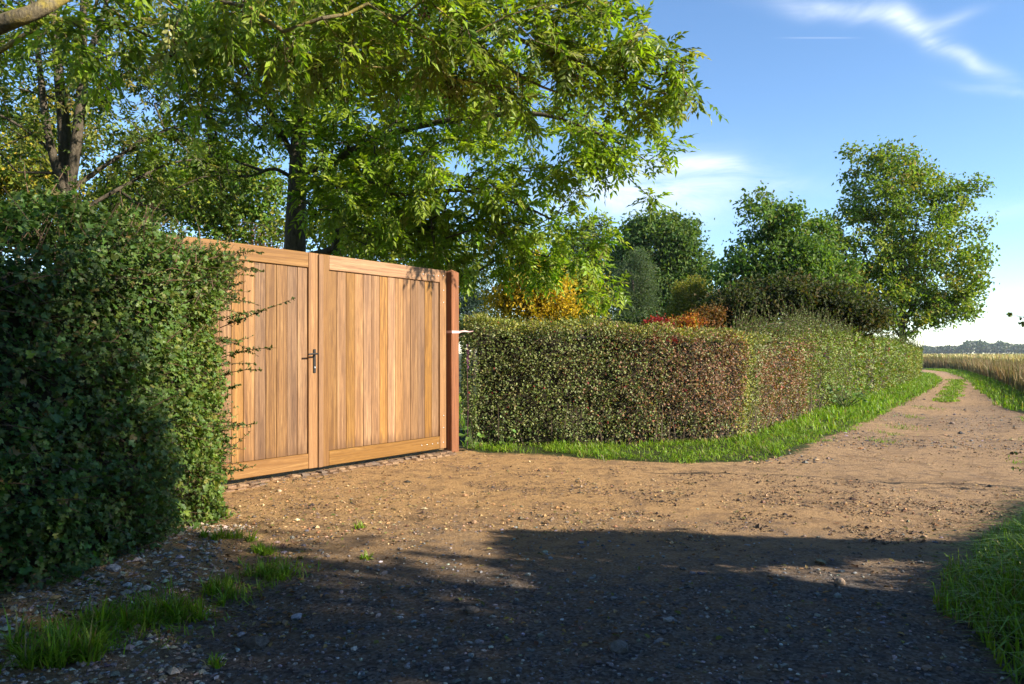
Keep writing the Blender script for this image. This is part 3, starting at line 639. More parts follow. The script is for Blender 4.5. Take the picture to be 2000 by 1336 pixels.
def ash_leaves(p, dirs, q, rach, ll, cols, w=None):
    """compound leaves: q per point, four pairs of leaflets and an end leaflet each"""
    n = len(p)*q; p = np.repeat(p, q, 0); d = np.repeat(dirs, q, 0)
    d = nrm(d*.55+rnd_dirs(n)*.8+np.array([0, 0, -.12])); p = p+rng.normal(0, .05, (n, 3))
    R = rach*rng.uniform(.7, 1.25, n); c = palette(n, cols, w, .16)
    side = nrm(np.cross(d, np.array([0, 0, 1.])+rng.normal(0, .25, (n, 3)))); up = np.cross(side, d)
    P_, X_, N_, L_, C_ = [], [], [], [], []
    st = (.22, .42, .62, .80)
    for f in st+(1.0,):
        q0 = p+d*(R*f)[:, None]+np.array([0, 0, -1.])*(R*.2*f*f)[:, None]
        for s in ((-1, 1) if f < 1 else (0,)):
            dd = nrm(d*(.75 if s else 1)+side*s*.85+np.array([0, 0, -.2])+rng.normal(0, .18, (n, 3)))
            P_.append(q0); X_.append(dd); N_.append(nrm(up+rng.normal(0, .35, (n, 3)))); L_.append(ll*rng.uniform(.75, 1.2, n)*(1 if f > .3 else .8)); C_.append(c*(1+rng.normal(0, .07, (n, 1))))
    V, Fc = leaves(LEAFLET, np.concatenate(P_), np.concatenate(X_), np.concatenate(N_), np.concatenate(L_), np.concatenate(L_)*.40)
    C = np.repeat(np.concatenate(C_), len(LEAFLET[1]), 0)
    # leaf stalks
    tv, tf = tubes(p, p+d*R[:, None]+np.array([0, 0, -1.])*(R*.2)[:, None], np.full(n, .0022), np.full(n, .0012), 3)
    return (V, Fc, C), (tv, tf)
def plain_leaves(p, m, rad, ll, cols, w=None, T=LEAF2, asp=.55, flat=.8, out=None):
    n = len(p)*m; q = np.repeat(p, m, 0)+rng.normal(0, 1, (n, 3))*rad*np.array([1, 1, flat])
    base = np.repeat(palette(len(p), cols, w, .10), m, 0); c = np.where((rng.uniform(0, 1, (n, 1)) < .45), palette(n, cols, w, .15), base*(1+rng.normal(0, .12, (n, 1))))
    X = nrm(rnd_dirs(n)+np.array([0, 0, -.35])); N = nrm(rnd_dirs(n)*.8+np.array([.25, -.1, .55])); L_ = ll*rng.uniform(.65, 1.3, n)
    V, Fc = leaves(T, q, X, N, L_, L_*asp); return V, Fc, np.repeat(np.clip(c, .004, .9), len(T[1]), 0)
def finish_tree(name, root_loc, trunk_bag, crown_bag, bark, leafm, label, cat, group=None, extra=()):
    root = empty(name, tuple(root_loc))
    child(link('trunk', trunk_bag.mesh('trunk', bark, True), None), root)
    o = child(link('crown', crown_bag.mesh('crown', leafm), None), root); o['kind'] = 'stuff'
    for nm, bg, m in extra:
        o = child(link(nm, bg.mesh(nm, m), None), root); o['kind'] = 'stuff'
    return tag(root, label, cat, group)
def stems(polys, per=5):
    """list of (points, r0, r1, attach) where attach is None or (stem index, node index fraction)"""
    base, par, rad, first = [], [], [], []; bag = Bag()
    for pts, r0, r1, att in polys:
        q = smooth_path(pts, per); rr = np.linspace(r0, r1, len(q)); ids = []
        for i, x in enumerate(q):
            if i == 0 and att is not None: pi = att if att >= 0 else -1
            else: pi = ids[-1] if i else -1
            if i == 0 and att is not None:
                j = first[att][int(np.argmin([np.linalg.norm(base[k]-x) for k in first[att]]))]; pi = j
            base.append(x); par.append(pi); rad.append(rr[i]); ids.append(len(base)-1)
        first.append(ids); V, Fc = path_tube(q, rr, 10 if r0 > .06 else 7); bag.add(V, Fc)
    # roots of later stems must come after their parents: they do
    return base, par, rad, bag
def out_dirs(pts, par, end): return nrm(pts[end]-pts[par[end]])
def gpt(px, d, z=-.05): return np.array([(px-1000)/F*d, d, z])

ASH_C = [(.21, .31, .022), (.26, .35, .028), (.15, .235, .022), (.30, .37, .05), (.33, .33, .07)]
ASH_W = [4, 3, 3, 1.6, .5]
ASH_D = [(.17, .235, .03), (.21, .27, .036), (.12, .175, .03), (.27, .29, .09)]
def seed_bunches(bag, pts, n):
    for p in pts[rng.choice(len(pts), n, False)]:
        k = 26; q = p+np.array([0, 0, -.10])+rng.normal(0, .045, (k, 3))*np.array([1, 1, 1.3]); V, Fc = leaves(LEAF2, q, rnd_dirs(k)+np.array([0, 0, -.6]), rnd_dirs(k), np.full(k, .04), np.full(k, .018)); bag.add(V, Fc, palette(k*2, [(.05, .02, .012), (.08, .03, .02), (.035, .018, .012)]))

# ash behind the gate
D = 11.5
polys = [([gpt(572, D), P(574, 640, D), P(576, 480, D), P(580, 380, D), P(583, 290, D), P(590, 150, D), P(600, -60, D), P(610, -320, D)], .20, .06, None),
         ([P(583, 340, D), P(640, 318, 11.2), P(760, 262, 10.6), P(900, 232, 10.2), P(1040, 222, 9.9), P(1130, 245, 9.8), P(1230, 290, 9.9)], .065, .012, 0),
         ([P(580, 385, D), P(640, 350, 11.1), P(760, 380, 10.7), P(900, 372, 10.4), P(1010, 398, 10.3), P(1100, 440, 10.5)], .045, .01, 0),
         ([P(582, 325, D), P(545, 250, 11.6), P(500, 170, 11.8), P(440, 60, 12)], .05, .015, 0),
         ([P(590, 170, D), P(680, 60, 11.0), P(800, -30, 10.5), P(950, -60, 10)], .05, .015, 0),
         ([P(581, 355, D), P(535, 330, 11.2), P(480, 345, 11), P(400, 330, 10.8)], .035, .01, 0)]
b0, pr, rd, tb = stems(polys)
blobs = [(700, 150, 11, 200, 150, 1.8), (860, 300, 10.6, 170, 150, 1.4), (760, 400, 10.4, 150, 90, 1.1, 1.2), (900, 470, 10.9, 140, 75, 1.0, 1.2), (1010, 390, 10.3, 120, 80, .9), (1090, 290, 9.9, 110, 60, .8), (660, 320, 10.6, 80, 120, .9, 1.2),
         (470, 150, 11.6, 170, 150, 1.4), (1040, 500, 11.6, 90, 50, .7), (1140, 465, 10.6, 62, 50, .5, 1.4), (1165, 550, 11.6, 45, 38, .4, 1.2), (1140, 380, 10, 55, 40, .4), (620, -120, 11.5, 420, 120, 2.2, .7), (380, 310, 10.9, 90, 60, .8, .7), (960, 180, 10.2, 150, 80, 1.0), (690, 470, 11.2, 80, 40, .6, 1.2), (1170, 240, 9.8, 130, 50, .6), (1280, 300, 9.9, 46, 36, .35, 1.6), (1245, 380, 10, 28, 16, .25, 2.0), (1180, 320, 9.9, 60, 45, .5, 1.2)]
tg = crown_points(blobs, 1000)
pts, par, end = grow(b0, pr, tg, .25); sk = skeleton_mesh(pts, par, len(b0), rd, .0042, .44); tb.V += sk.V and []; 
for k in sk.F:
    pass
def merge(a, b):
    off = a.n
    for v in b.V: a.V.append(v)
    for k in b.F:
        for f, c in zip(b.F[k], b.C[k]): a.F.setdefault(k, []).append(f+off); a.C.setdefault(k, []).append(c)
    a.n += b.n
merge(tb, sk); cb = Bag(); (V, Fc, C), (tv, tf) = ash_leaves(tg, out_dirs(pts, par, end), 7, .26, .108, ASH_C, ASH_W); cb.add(V, Fc, C); tb.add(tv, tf)
sb = Bag(); seed_bunches(sb, tg, 30)
finish_tree('ash_tree', gpt(572, D, 0), tb, cb, M_bark, M_ash, 'broad ash tree with one thick trunk rising directly behind the wooden gate', 'tree', None, [('seed_bunches', sb, M_dry)])

# near ash whose limb reaches over the drive from the left
root_n = np.array([-6.2, 6.4, -.05])
polys = [([root_n, root_n+[.05, 0, 1.6], root_n+[.25, -.1, 3.2], root_n+[.2, 0, 5.2], root_n+[.3, .1, 7.5]], .24, .10, None),
         ([root_n+[.25, -.1, 3.05], P(-160, 118, 5.7), P(0, 48, 5.5), P(70, 22, 5.5), P(160, -22, 5.7), P(300, -45, 6.0), P(450, -30, 6.3), P(620, -5, 6.6), P(800, 40, 7.0)], .078, .014, 0),
         ([P(160, -22, 5.7), P(400, -90, 6.2), P(650, -60, 6.8), P(880, 20, 7.2), P(1020, 80, 7.4), P(1150, 125, 7.6), P(1280, 178, 7.7)], .045, .012, 1),
         ([P(650, -60, 6.8), P(900, -90, 7.3), P(1100, -30, 7.6), P(1230, 40, 7.7)], .028, .01, 2),
         ([P(880, 20, 7.2), P(960, 110, 7.4), P(1060, 170, 7.5), P(1140, 190, 7.6)], .022, .007, 2)]
b0, pr, rd, tb = stems(polys)
blobs = [(560, 50, 6.6, 210, 80, 1.0), (800, 55, 7, 200, 100, 1.0), (1000, 110, 7.4, 170, 100, 1.0), (1160, 90, 7.6, 120, 85, .8, 1.1), (1255, 150, 7.7, 80, 75, .5, 1.3), (1325, 180, 7.75, 42, 38, .3, 1.5), 
         (250, 60, 6.6, 190, 75, .8, .6), (60, 110, 7.2, 110, 90, .9, .45), (600, -160, 7, 600, 110, 1.6, .6), (1080, -90, 7.6, 150, 70, .9), (430, 190, 7.2, 130, 60, .6, .55)]
tg = crown_points(blobs, 560)
pts, par, end = grow(b0, pr, tg, .25, .4); sk = skeleton_mesh(pts, par, len(b0), rd, .0038, .44); merge(tb, sk)
cb = Bag(); (V, Fc, C), (tv, tf) = ash_leaves(tg, out_dirs(pts, par, end), 5, .25, .10, ASH_D+ASH_C[:2], [3, 2.5, 2.5, 1, 2, 1.5]); cb.add(V, Fc, C); tb.add(tv, tf)
sb = Bag(); seed_bunches(sb, tg, 55)
finish_tree('ash_tree', root_n*[1, 1, 0], tb, cb, M_bark_l, M_ash, 'nearer ash tree whose thick limb, tinted sunlit yellow, crosses the top left corner', 'tree', None, [('seed_bunches', sb, M_dry)])

# many-stemmed tree behind the left hedge
D = 9.6; g = gpt(133, D)
polys = [([g, P(133, 560, D), P(131, 400, D), P(125, 250, D), P(112, 110, D), P(100, -120, D)], .13, .035, None),
         ([P(133, 380, D), P(150, 270, 9.5), P(160, 150, 9.5), P(165, -20, 9.6), P(180, -160, 9.7)], .075, .03, 0),
         ([P(132, 400, D), P(100, 290, 9.4), P(85, 200, 9.3), P(70, 60, 9.2), P(50, -120, 9.2)], .06, .02, 0),
         ([P(160, 150, 9.5), P(190, 60, 9.6), P(230, -60, 9.8)], .045, .02, 1),
         ([P(140, 370, D), P(210, 320, 9.8), P(290, 270, 10), P(360, 240, 10.2)], .035, .01, 0),
         ([P(145, 420, D), P(230, 370, 9.8), P(330, 320, 10.2), P(420, 310, 10.4)], .03, .01, 0),
         ([P(128, 330, D), P(60, 260, 9.4), P(-30, 210, 9.3)], .03, .01, 0)]
b0, pr, rd, tb = stems(polys)
blobs = [(120, 80, 9.6, 190, 140, 1.3, .6), (40, 270, 9.5, 100, 80, 1.0, .55), (250, 200, 10, 130, 100, 1.1, .6), (340, 340, 10.5, 130, 65, 1.0, .7), (230, 330, 10.2, 90, 55, .8, .5), (400, 170, 10.6, 100, 110, 1.0, .5), (150, -130, 9.8, 300, 100, 1.6, .35), (200, 410, 10.4, 160, 30, .7, .6), (-80, 150, 9.6, 120, 150, 1.2, .3)]
tg = crown_points(blobs, 560)
pts, par, end = grow(b0, pr, tg, .25); sk = skeleton_mesh(pts, par, len(b0), rd, .004, .44); merge(tb, sk)
cb = Bag(); (V, Fc, C), (tv, tf) = ash_leaves(tg, out_dirs(pts, par, end), 5, .20, .078, [(.12, .18, .028), (.15, .205, .032), (.085, .135, .025), (.22, .21, .035)], [4, 3, 3, 1]); cb.add(V, Fc, C); tb.add(tv, tf)
finish_tree('rowan_tree', g*[1, 1, 0], tb, cb, M_bark, M_ash, 'many-stemmed tree with forking upright stems behind the left hedge', 'tree')

def bg_tree(name, label, base_px, d, top, blobs, npts, m, rad, ll, cols, w=None, r0=.12, T=LEAF2, asp=.6, bark=None, leafm=None, cat='tree', group=None, fork=None, bf=.3, tipr=.006, flat=.8):
    g = gpt(base_px, d); tp = P(top[0], top[1], d)
    polys = [([g, g*.7+tp*.3, g*.35+tp*.65+np.array([.06, 0, 0]), tp], r0, r0*.3, None)]
    for f in (fork or []):
        a = g+(tp-g)*f[0]; e = P(f[1], f[2], d+f[3]); polys.append(([a, a*.6+e*.4+np.array([0, 0, .1]), e], r0*.45, r0*.12, 0))
    b0, pr, rd, tb = stems(polys, 4); tg = crown_points(blobs, npts)
    pts, par, end = grow(b0, pr, tg, bf, .8); merge(tb, skeleton_mesh(pts, par, len(b0), rd, tipr, .42))
    cb = Bag(); cb.add(*plain_leaves(tg, m, rad, ll, cols, w, T, asp, flat))
    return finish_tree(name, g*[1, 1, 0], tb, cb, bark or M_bark, leafm or M_crown, label, cat, group)

# trees past the hedge, right to left
bg_tree('walnut_tree', 'large airy tree at the right with a short trunk beside the track', 1764, 34, (1760, 380),
        [(1720, 370, 34, 75, 80, 1.6), (1790, 420, 34, 100, 100, 1.8), (1870, 400, 34, 42, 50, .8), (1690, 470, 34, 80, 75, 1.5), (1830, 540, 34, 90, 80, 1.5), (1730, 580, 34, 80, 60, 1.4), (1650, 440, 34, 40, 40, .8), (1735, 310, 34, 45, 32, .8), (1668, 300, 34, 18, 16, .4), (1895, 480, 34, 36, 50, .7), (1850, 610, 34, 60, 24, .7, 1.2), (1640, 520, 34, 40, 50, 1.0), (1890, 600, 34, 28, 14, .4), (1800, 330, 34, 26, 36, .7), (1905, 360, 34, 22, 26, .5), (1925, 440, 34, 14, 20, .4), (1640, 350, 34, 14, 16, .4), (1690, 615, 34, 60, 32, .8), (1770, 628, 34, 85, 26, .9, 1.3), (1690, 560, 34, 70, 50, 1.2, 1.2), (1850, 600, 34, 60, 36, 1.0, 1.2), (1740, 530, 34, 70, 60, 1.0), (1800, 590, 34, 60, 35, .8), (1880, 560, 34, 40, 40, .7)],
        1050, 32, .19, .17, [(.16, .24, .03), (.21, .28, .034), (.26, .27, .04), (.11, .175, .028), (.26, .20, .04)], [4, 3, 1.6, 3, .6], .17, LEAF2, .6, leafm=M_crown, fork=[(.3, 1860, 460, -.3), (.25, 1680, 480, .3), (.4, 1800, 380, .4), (.35, 1850, 590, 0), (.45, 1690, 380, .2), (.22, 1700, 600, -.3)])
bg_tree('cherry_tree', 'pointed green tree left of the large airy tree, behind the dark shrub', 1505, 25, (1500, 400),
        [(1490, 430, 25, 42, 50, .8), (1540, 440, 25, 36, 40, .7), (1500, 500, 25, 75, 45, 1.1), (1450, 540, 25, 55, 35, .8), (1560, 510, 25, 60, 55, 1.0), (1485, 385, 25, 22, 18, .4), (1530, 570, 25, 90, 35, 1.1), (1425, 575, 25, 35, 22, .6), (1600, 470, 25.5, 28, 60, .6, 1.3), (1630, 540, 26, 40, 50, .8), (1610, 570, 25, 50, 40, .8)],
        520, 38, .18, .14, [(.11, .19, .04), (.145, .22, .04), (.08, .14, .032), (.20, .20, .05)], [4, 3, 3, .6], .11, LEAF2, .65, leafm=M_crown, fork=[(.4, 1430, 560, 0), (.4, 1590, 500, .2), (.55, 1540, 440, 0), (.5, 1450, 500, .3)])
bg_tree('copper_shrub', 'wide dark brown-green shrub rising behind the middle of the long hedge', 1530, 20, (1530, 600),
        [(1450, 600, 20, 65, 42, .9), (1540, 590, 20, 80, 45, 1.0), (1620, 600, 20, 70, 45, .9), (1680, 620, 20, 45, 30, .7), (1410, 625, 20, 30, 25, .5)],
        260, 70, .18, .11, [(.05, .065, .018), (.08, .058, .022), (.042, .058, .017), (.10, .095, .028)], [3, 2, 3, 1], .07, cat='shrub')
bg_tree('oak_tree', 'big dark round-topped tree farthest behind the hedge', 1290, 46, (1290, 470),
        [(1290, 480, 46, 78, 58, 2.2), (1340, 530, 46, 45, 65, 1.8), (1240, 520, 46, 50, 50, 1.8), (1300, 570, 46, 80, 60, 2.2), (1265, 445, 46, 45, 24, 1.2), (1320, 450, 46, 35, 22, 1.0), (1375, 520, 46, 14, 14, .6)],
        420, 62, .38, .26, [(.085, .145, .034), (.11, .17, .034), (.06, .11, .03), (.16, .20, .045)], [4, 3, 3, 1], .3, group='trees behind the long hedge')
bg_tree('yew_tree', 'rounded grey-green tree in front of the big dark tree', 1235, 36, (1235, 540),
        [(1235, 560, 36, 48, 62, 1.3), (1230, 600, 36, 58, 40, 1.4), (1245, 515, 36, 26, 28, .7)], 300, 78, .17, .10, [(.085, .125, .055), (.11, .145, .06), (.065, .10, .05)], None, .16, asp=.4, group='trees behind the long hedge')
bg_tree('poplar_tree', 'dark treetop just right of the overhanging ash leaves', 1165, 52, (1165, 470),
        [(1165, 470, 52, 40, 45, 1.6), (1170, 540, 52, 45, 60, 1.8), (1120, 520, 52, 45, 60, 1.8)], 170, 55, .32, .2, [(.055, .095, .032), (.075, .11, .034)], None, .25, group='trees behind the long hedge')
bg_tree('hazel_shrub', 'yellowish olive shrub between the big dark tree and the brown shrub', 1360, 28, (1360, 590),
        [(1350, 585, 28, 40, 38, .9), (1385, 600, 28, 30, 30, .7), (1330, 615, 28, 30, 20, .6)], 170, 69, .15, .09, [(.20, .19, .026), (.26, .22, .03), (.14, .15, .025)], None, .06, cat='shrub', group='autumn shrubs behind the hedge')
bg_tree('spindle_shrub', 'low crimson shrub just showing over the clipped hedge', 1286, 17, (1286, 650),
        [(1286, 641, 17, 22, 14, .3), (1290, 660, 17, 26, 14, .3)], 50, 78, .09, .06, [(.28, .024, .028), (.36, .036, .04), (.20, .02, .022)], None, .03, cat='shrub', group='autumn shrubs behind the hedge')
bg_tree('sumac_shrub', 'low orange shrub beside the crimson one over the clipped hedge', 1338, 17.5, (1336, 648),
        [(1330, 640, 17.5, 22, 15, .3), (1348, 632, 17.5, 14, 16, .3), (1335, 660, 17.5, 30, 14, .3)], 60, 78, .09, .06, [(.38, .13, .02), (.40, .21, .025), (.30, .07, .02), (.22, .19, .03)], None, .03, cat='shrub', group='autumn shrubs behind the hedge')
bg_tree('rust_shrub', 'rusty brown shrub at the left foot of the dark brown shrub', 1372, 19, (1372, 630), [(1368, 628, 19, 22, 15, .4), (1388, 618, 19, 16, 14, .3)], 80, 69, .12, .075, [(.22, .09, .025), (.15, .09, .025), (.10, .07, .02)], None, .04, cat='shrub', group='autumn shrubs behind the hedge')
bg_tree('golden_tree', 'golden yellow small tree left of the grey-green tree', 1028, 17, (1028, 530),
        [(1030, 545, 17, 46, 40, .7), (1020, 590, 17, 64, 26, .7), (1075, 570, 17, 38, 40, .6), (980, 575, 17, 26, 24, .4), (1040, 508, 17, 20, 14, .3), (1000, 530, 17, 16, 16, .3), (1095, 600, 17, 30, 18, .4)], 170, 60, .17, .085, [(.50, .32, .02), (.58, .40, .025), (.36, .26, .025), (.20, .19, .03)], [3, 2, 2, 1.5], .07, group='autumn shrubs behind the hedge')
bg_tree('maple_tree', 'yellow-green small tree between the golden tree and the grey-green tree', 1130, 19, (1130, 560), [(1125, 560, 19, 45, 45, .7), (1150, 590, 19, 35, 30, .6), (1110, 600, 19, 40, 20, .5)], 130, 55, .14, .09, [(.25, .27, .025), (.19, .23, .026), (.30, .28, .025)], None, .06)
bg_tree('blue_spruce', 'blue-green conifer just right of the red gate post', 925, 30, (925, 540),
        [(925, 560, 30, 30, 40, .9), (920, 600, 30, 42, 25, 1.0), (930, 520, 30, 16, 26, .5), (890, 590, 30, 30, 30, .8)], 170, 59, .15, .10, [(.04, .075, .055), (.055, .09, .065)], None, .1, asp=.35)
bg_tree('laurel_shrub', 'dark green shrub belt just over the clipped hedge below the golden tree', 1060, 26, (1060, 640),
        [(960, 650, 26, 80, 32, .8), (1060, 650, 26, 80, 30, .8), (1160, 650, 26, 80, 30, .8), (1110, 630, 27, 80, 30, .8)], 230, 60, .2, .14, [(.05, .085, .025), (.07, .105, .03), (.13, .13, .03)], None, .05, cat='shrub')
bg_tree('holly_shrub', 'dark green shrub mass behind the crimson and orange shrubs', 1300, 31, (1300, 640),
        [(1240, 650, 31, 80, 36, .9), (1340, 645, 31, 80, 36, .9), (1420, 640, 30, 60, 36, .8)], 200, 60, .22, .16, [(.045, .075, .025), (.06, .09, .028)], None, .05, cat='shrub')
# trees seen past and over the gate
bg_tree('lime_tree', 'bright yellow-green tree right behind the thick ash trunk', 660, 21, (660, 380),
        [(640, 450, 21, 60, 70, 1.2), (720, 440, 21, 70, 80, 1.3), (680, 360, 21, 80, 60, 1.3), (800, 470, 22, 80, 70, 1.3), (880, 520, 22, 60, 60, 1.0)], 380, 39, .22, .12, [(.20, .25, .025), (.16, .21, .025), (.25, .27, .035)], None, .12)
bg_tree('birch_tree', 'thin reddish-brown leaved tree seen over the left gate leaf', 490, 28, (490, 400),
        [(490, 440, 28, 50, 38, 1.0), (470, 480, 28, 60, 25, 1.0), (530, 470, 28, 30, 40, .8)], 150, 18, .25, .10, [(.20, .085, .035), (.14, .08, .03), (.16, .12, .03)], None, .08)
bg_tree('field_maple', 'green garden tree filling the gap left of the ash trunk', 300, 20, (300, 340),
        [(300, 380, 20, 110, 50, 1.3), (220, 420, 20, 90, 40, 1.1), (400, 400, 20, 70, 45, 1.1), (340, 300, 21, 110, 60, 1.3, .5), (450, 440, 20, 60, 34, .9), (500, 370, 20, 60, 50, 1.0), (430, 330, 20, 70, 40, 1.0), (530, 440, 20, 30, 40, .6)], 560, 34, .22, .12, [(.12, .21, .025), (.11, .17, .025), (.21, .23, .03)], None, .12)
bg_tree('hornbeam_tree', 'yellow-tinged tree at the far left behind the many-stemmed tree', 30, 19, (30, 280),
        [(30, 310, 19, 90, 70, 1.2), (90, 370, 19, 80, 45, 1.1), (-20, 380, 19, 80, 60, 1.1), (120, 240, 20, 90, 60, 1.1, .5)], 340, 36, .22, .12, [(.22, .24, .025), (.18, .21, .025), (.34, .26, .025), (.11, .15, .025)], None, .12)

# ------------------------------------------------------------------ unseen hedge and trees around the viewpoint, placed to shade the foreground
def shade_hedge():
    h = 2.6; L_ = h/math.tan(SUN_EL); cx, cy = np.array([-.1, 5.02])+SUN_H*L_; bl = Bag(); hd = empty('unseen_shade_hedge', (cx, cy, 0))  # unseen hedge, corner set along the sun direction to cast the foreground shadow
    def quadpts(n, o, u, v, nn):
        a = rng.uniform(0, 1, (n, 1)); b = rng.uniform(0, 1, (n, 1)); return np.array(o)+a*np.array(u)+b*np.array(v)-np.abs(rng.normal(0, .04, (n, 1)))*np.array(nn), np.tile(np.array(nn, float), (n, 1))
    sl = -.127*4
    faces = [quadpts(5000, (cx, cy, 0), (4, sl, 0), (0, 0, h), (0, 1, 0)), quadpts(9000, (cx, cy-.9, 0), (0, -10, 0), (0, 0, h), (-1, 0, 0)), quadpts(700, (cx, cy, 0), (0, -.9, 0), (0, 0, 1.35), (-1, 0, 0)), quadpts(900, (cx, cy, 2.05), (0, -.9, 0), (0, 0, h-2.05), (-1, 0, 0)),
             quadpts(260, (cx, cy, 1.35), (0, -.9, 0), (0, 0, .7), (-1, 0, 0)), quadpts(2500, (cx, cy, h), (4, sl, 0), (0, -.4, 0), (0, 0, 1)), quadpts(5000, (cx, cy, h), (1.2, 0, 0), (0, -11, 0), (0, 0, 1)), quadpts(5000, (cx+1.2, cy-.5, 0), (0, -10, 0), (0, 0, h), (1, 0, 0)), quadpts(3000, (cx, cy-.38, 0), (4, sl, 0), (0, 0, h), (0, -1, 0))]
    p = np.concatenate([f[0] for f in faces]); no = np.concatenate([f[1] for f in faces]); keep = ~((p[:, 0] < cx+2.0) & (p[:, 1] > cy-.9) & (p[:, 2] > 1.22) & (p[:, 2] < np.where(no[:, 1] < -.5, 2.35, 1.74)) & (rng.uniform(0, 1, len(p)) < .93)); p, no = p[keep], no[keep]; n = len(p)  # leaves cleared to let sun through onto the right bank
    sz = rng.uniform(.05, .10, n); V, Fc = leaves(LEAF2, p, nrm(no*.3+rnd_dirs(n)), nrm(no+rnd_dirs(n)*.7), sz, sz*.7); bl.add(V, Fc, np.repeat(palette(n, [(.05, .09, .025), (.07, .11, .03)]), 2, 0))
    o = child(link('foliage', bl.mesh('foliage', M_leaf), None), hd); o['kind'] = 'stuff'
    def core(a, b):  # solid dark fill keeps the shading hedge opaque
        q = Bag(); q.box(a, b); child(link('dark_core', q.mesh('dark_core', M_core), None), hd)
    core((cx+.08, cy-11, 0), (cx+1.12, cy-.95, h-.06)); core((cx+.06, cy-.94, 0), (cx+1.1, cy-.06, 1.18)); core((cx+.06, cy-.5, 2.12), (cx+1.1, cy-.05, h-.05))
    q = Bag(); x0, x1 = cx+2.0, cx+4; V = []
    for z in (0, h-.05):
        for x, dy in ((x0, -.32), (x1, -.32), (x1, -.05), (x0, -.05)): V.append((x, cy+(x-cx)*-.127+dy, z))
    q.add(V, [(0, 3, 2, 1), (4, 5, 6, 7), (0, 1, 5, 4), (1, 2, 6, 5), (2, 3, 7, 6), (3, 0, 4, 7)]); child(link('dark_core', q.mesh('dark_core', M_core), None), hd)
    tag(hd, 'unseen tall clipped hedge right of the viewpoint, shaped to shade the foreground', 'hedge')
    def big_tree(g, c, R_, k, label, m=30):
        g = np.array(g, float); tp = g+np.array([0, 0, c[2]+.6*R_[2]]); b0, pr, rd, tb = stems([([g, g*.5+tp*.5, tp], .2, .05, None)], 4)
        tg = np.array(c)+rnd_dirs(k)*np.array(R_)*(rng.uniform(.15, 1, (k, 1))**.4); tg = tg[tg[:, 2] > 1.4]
        pts, par, end = grow(b0, pr, tg, .3, .8); merge(tb, skeleton_mesh(pts, par, len(b0), rd, .006, .42)); cb = Bag(); cb.add(*plain_leaves(tg, m, .28, .15, [(.06, .1, .026), (.08, .12, .03)]))
        finish_tree('unseen_shade_tree', g*[1, 1, 0], tb, cb, M_bark, M_leaf, label, 'tree', 'trees around the viewpoint')
    big_tree((7.8, -1.6, -.05), (7.4, -1.95, 4.9), (1.9, 2.6, 2.6), 760, 'round leafy tree behind the tall hedge right of the viewpoint')
    big_tree((2.5, -6.5, -.05), (2.5, -6.5, 6.0), (4.6, 3.6, 4.2), 700, 'largest unseen tree, added behind the viewpoint to cut skylight', 26)  # added out of view to darken the shaded foreground
    big_tree((-6.0, -3.0, -.05), (-5.5, -3.0, 5.0), (3.4, 4.2, 3.2), 600, 'unseen leafy tree added to the left behind the viewpoint to cut skylight', 26)  # likewise added unseen, blocks skylight from the left rear
shade_hedge()

# ------------------------------------------------------------------ field, far wood
def blades(p, h, w, lean, cols, wts=None, bend=.35, T=None):
    n = len(p); az = rng.uniform(0, 2*math.pi, n); side = np.column_stack([np.cos(az), np.sin(az), 0*az]); fw = np.column_stack([-np.sin(az), np.cos(az), 0*az])
    h = np.broadcast_to(h, n)[:, None]; w = np.broadcast_to(w, n)[:, None]; ln = (rng.normal(0, lean, (n, 1)))
    m = p+np.array([0, 0, 1.])*h*.55+fw*h*ln*.4; t = p+np.array([0, 0, 1.])*h*(1-bend*np.abs(ln))+fw*h*ln*1.25
    V = np.stack([p-side*w*.5, p+side*w*.5, m+side*w*.42, m-side*w*.42, t], 1).reshape(-1, 3)
    Fc = (np.array([(0, 1, 2), (0, 2, 3), (3, 2, 4)])[None]+(np.arange(n)*5)[:, None, None]).reshape(-1, 3)
    return V, Fc, np.repeat(palette(n, cols, wts, .2), 3, 0)
def on_ground(xy): return np.column_stack([xy, hgt(xy)])

FIELD0 = np.array([(10.3, 14.2), (13.2, 19.8), (19.6, 31.4), (24.6, 41), (30.2, 52), (33, 60), (36, 72)])     # field edge
def field_offset(n, lo, hi, power=1.0):
    at, S = polyline(FIELD0); s = S*rng.uniform(0, 1, n)**1.0; c, t = at(s); nr = np.column_stack([t[:, 1], -t[:, 0]]); o = lo+(hi-lo)*rng.uniform(0, 1, n)**power; return c+nr*o[:, None], s
xy, s = field_offset(9000, .15, 1.6); bag = Bag(); bag.add(*blades(np.column_stack([xy, 0*s]), rng.uniform(.55, 1.02, len(xy)), .028, .22, [(.27, .20, .10), (.21, .15, .075), (.33, .26, .14), (.14, .16, .05)], [3, 3, 2, 2]))
o = link('dry_grass', bag.mesh('dry_grass', M_dry)); tag(o, 'tall dry brown grass along the edge of the maize field', 'dry grass', kind='stuff')
bag = Bag(); xy, s = field_offset(14000, 1.3, 45, 1.8); far_xy = np.column_stack([rng.uniform(30, 330, 6000), rng.uniform(60, 420, 6000)]); far_xy = far_xy[far_xy[:, 0]/far_xy[:, 1] > .50]
xy = np.concatenate([xy, far_xy]); dist = np.linalg.norm(xy, axis=1); hh = 1.0+.03*wob(np.column_stack([xy, 0*dist]), .4, 2)+rng.normal(0, .05, len(xy)); sc_ = np.clip(dist/45, 1, 5)
for k in range(2):
    jx = xy+rng.normal(0, .10, xy.shape)*sc_[:, None]; bag.add(*blades(np.column_stack([jx, 0*dist]), hh*rng.uniform(.8, 1.07, len(xy)), .06*sc_, .16, [(.25, .27, .08), (.18, .22, .06), (.32, .29, .11), (.13, .17, .045)], [3, 3, 2, 1.4], .5))
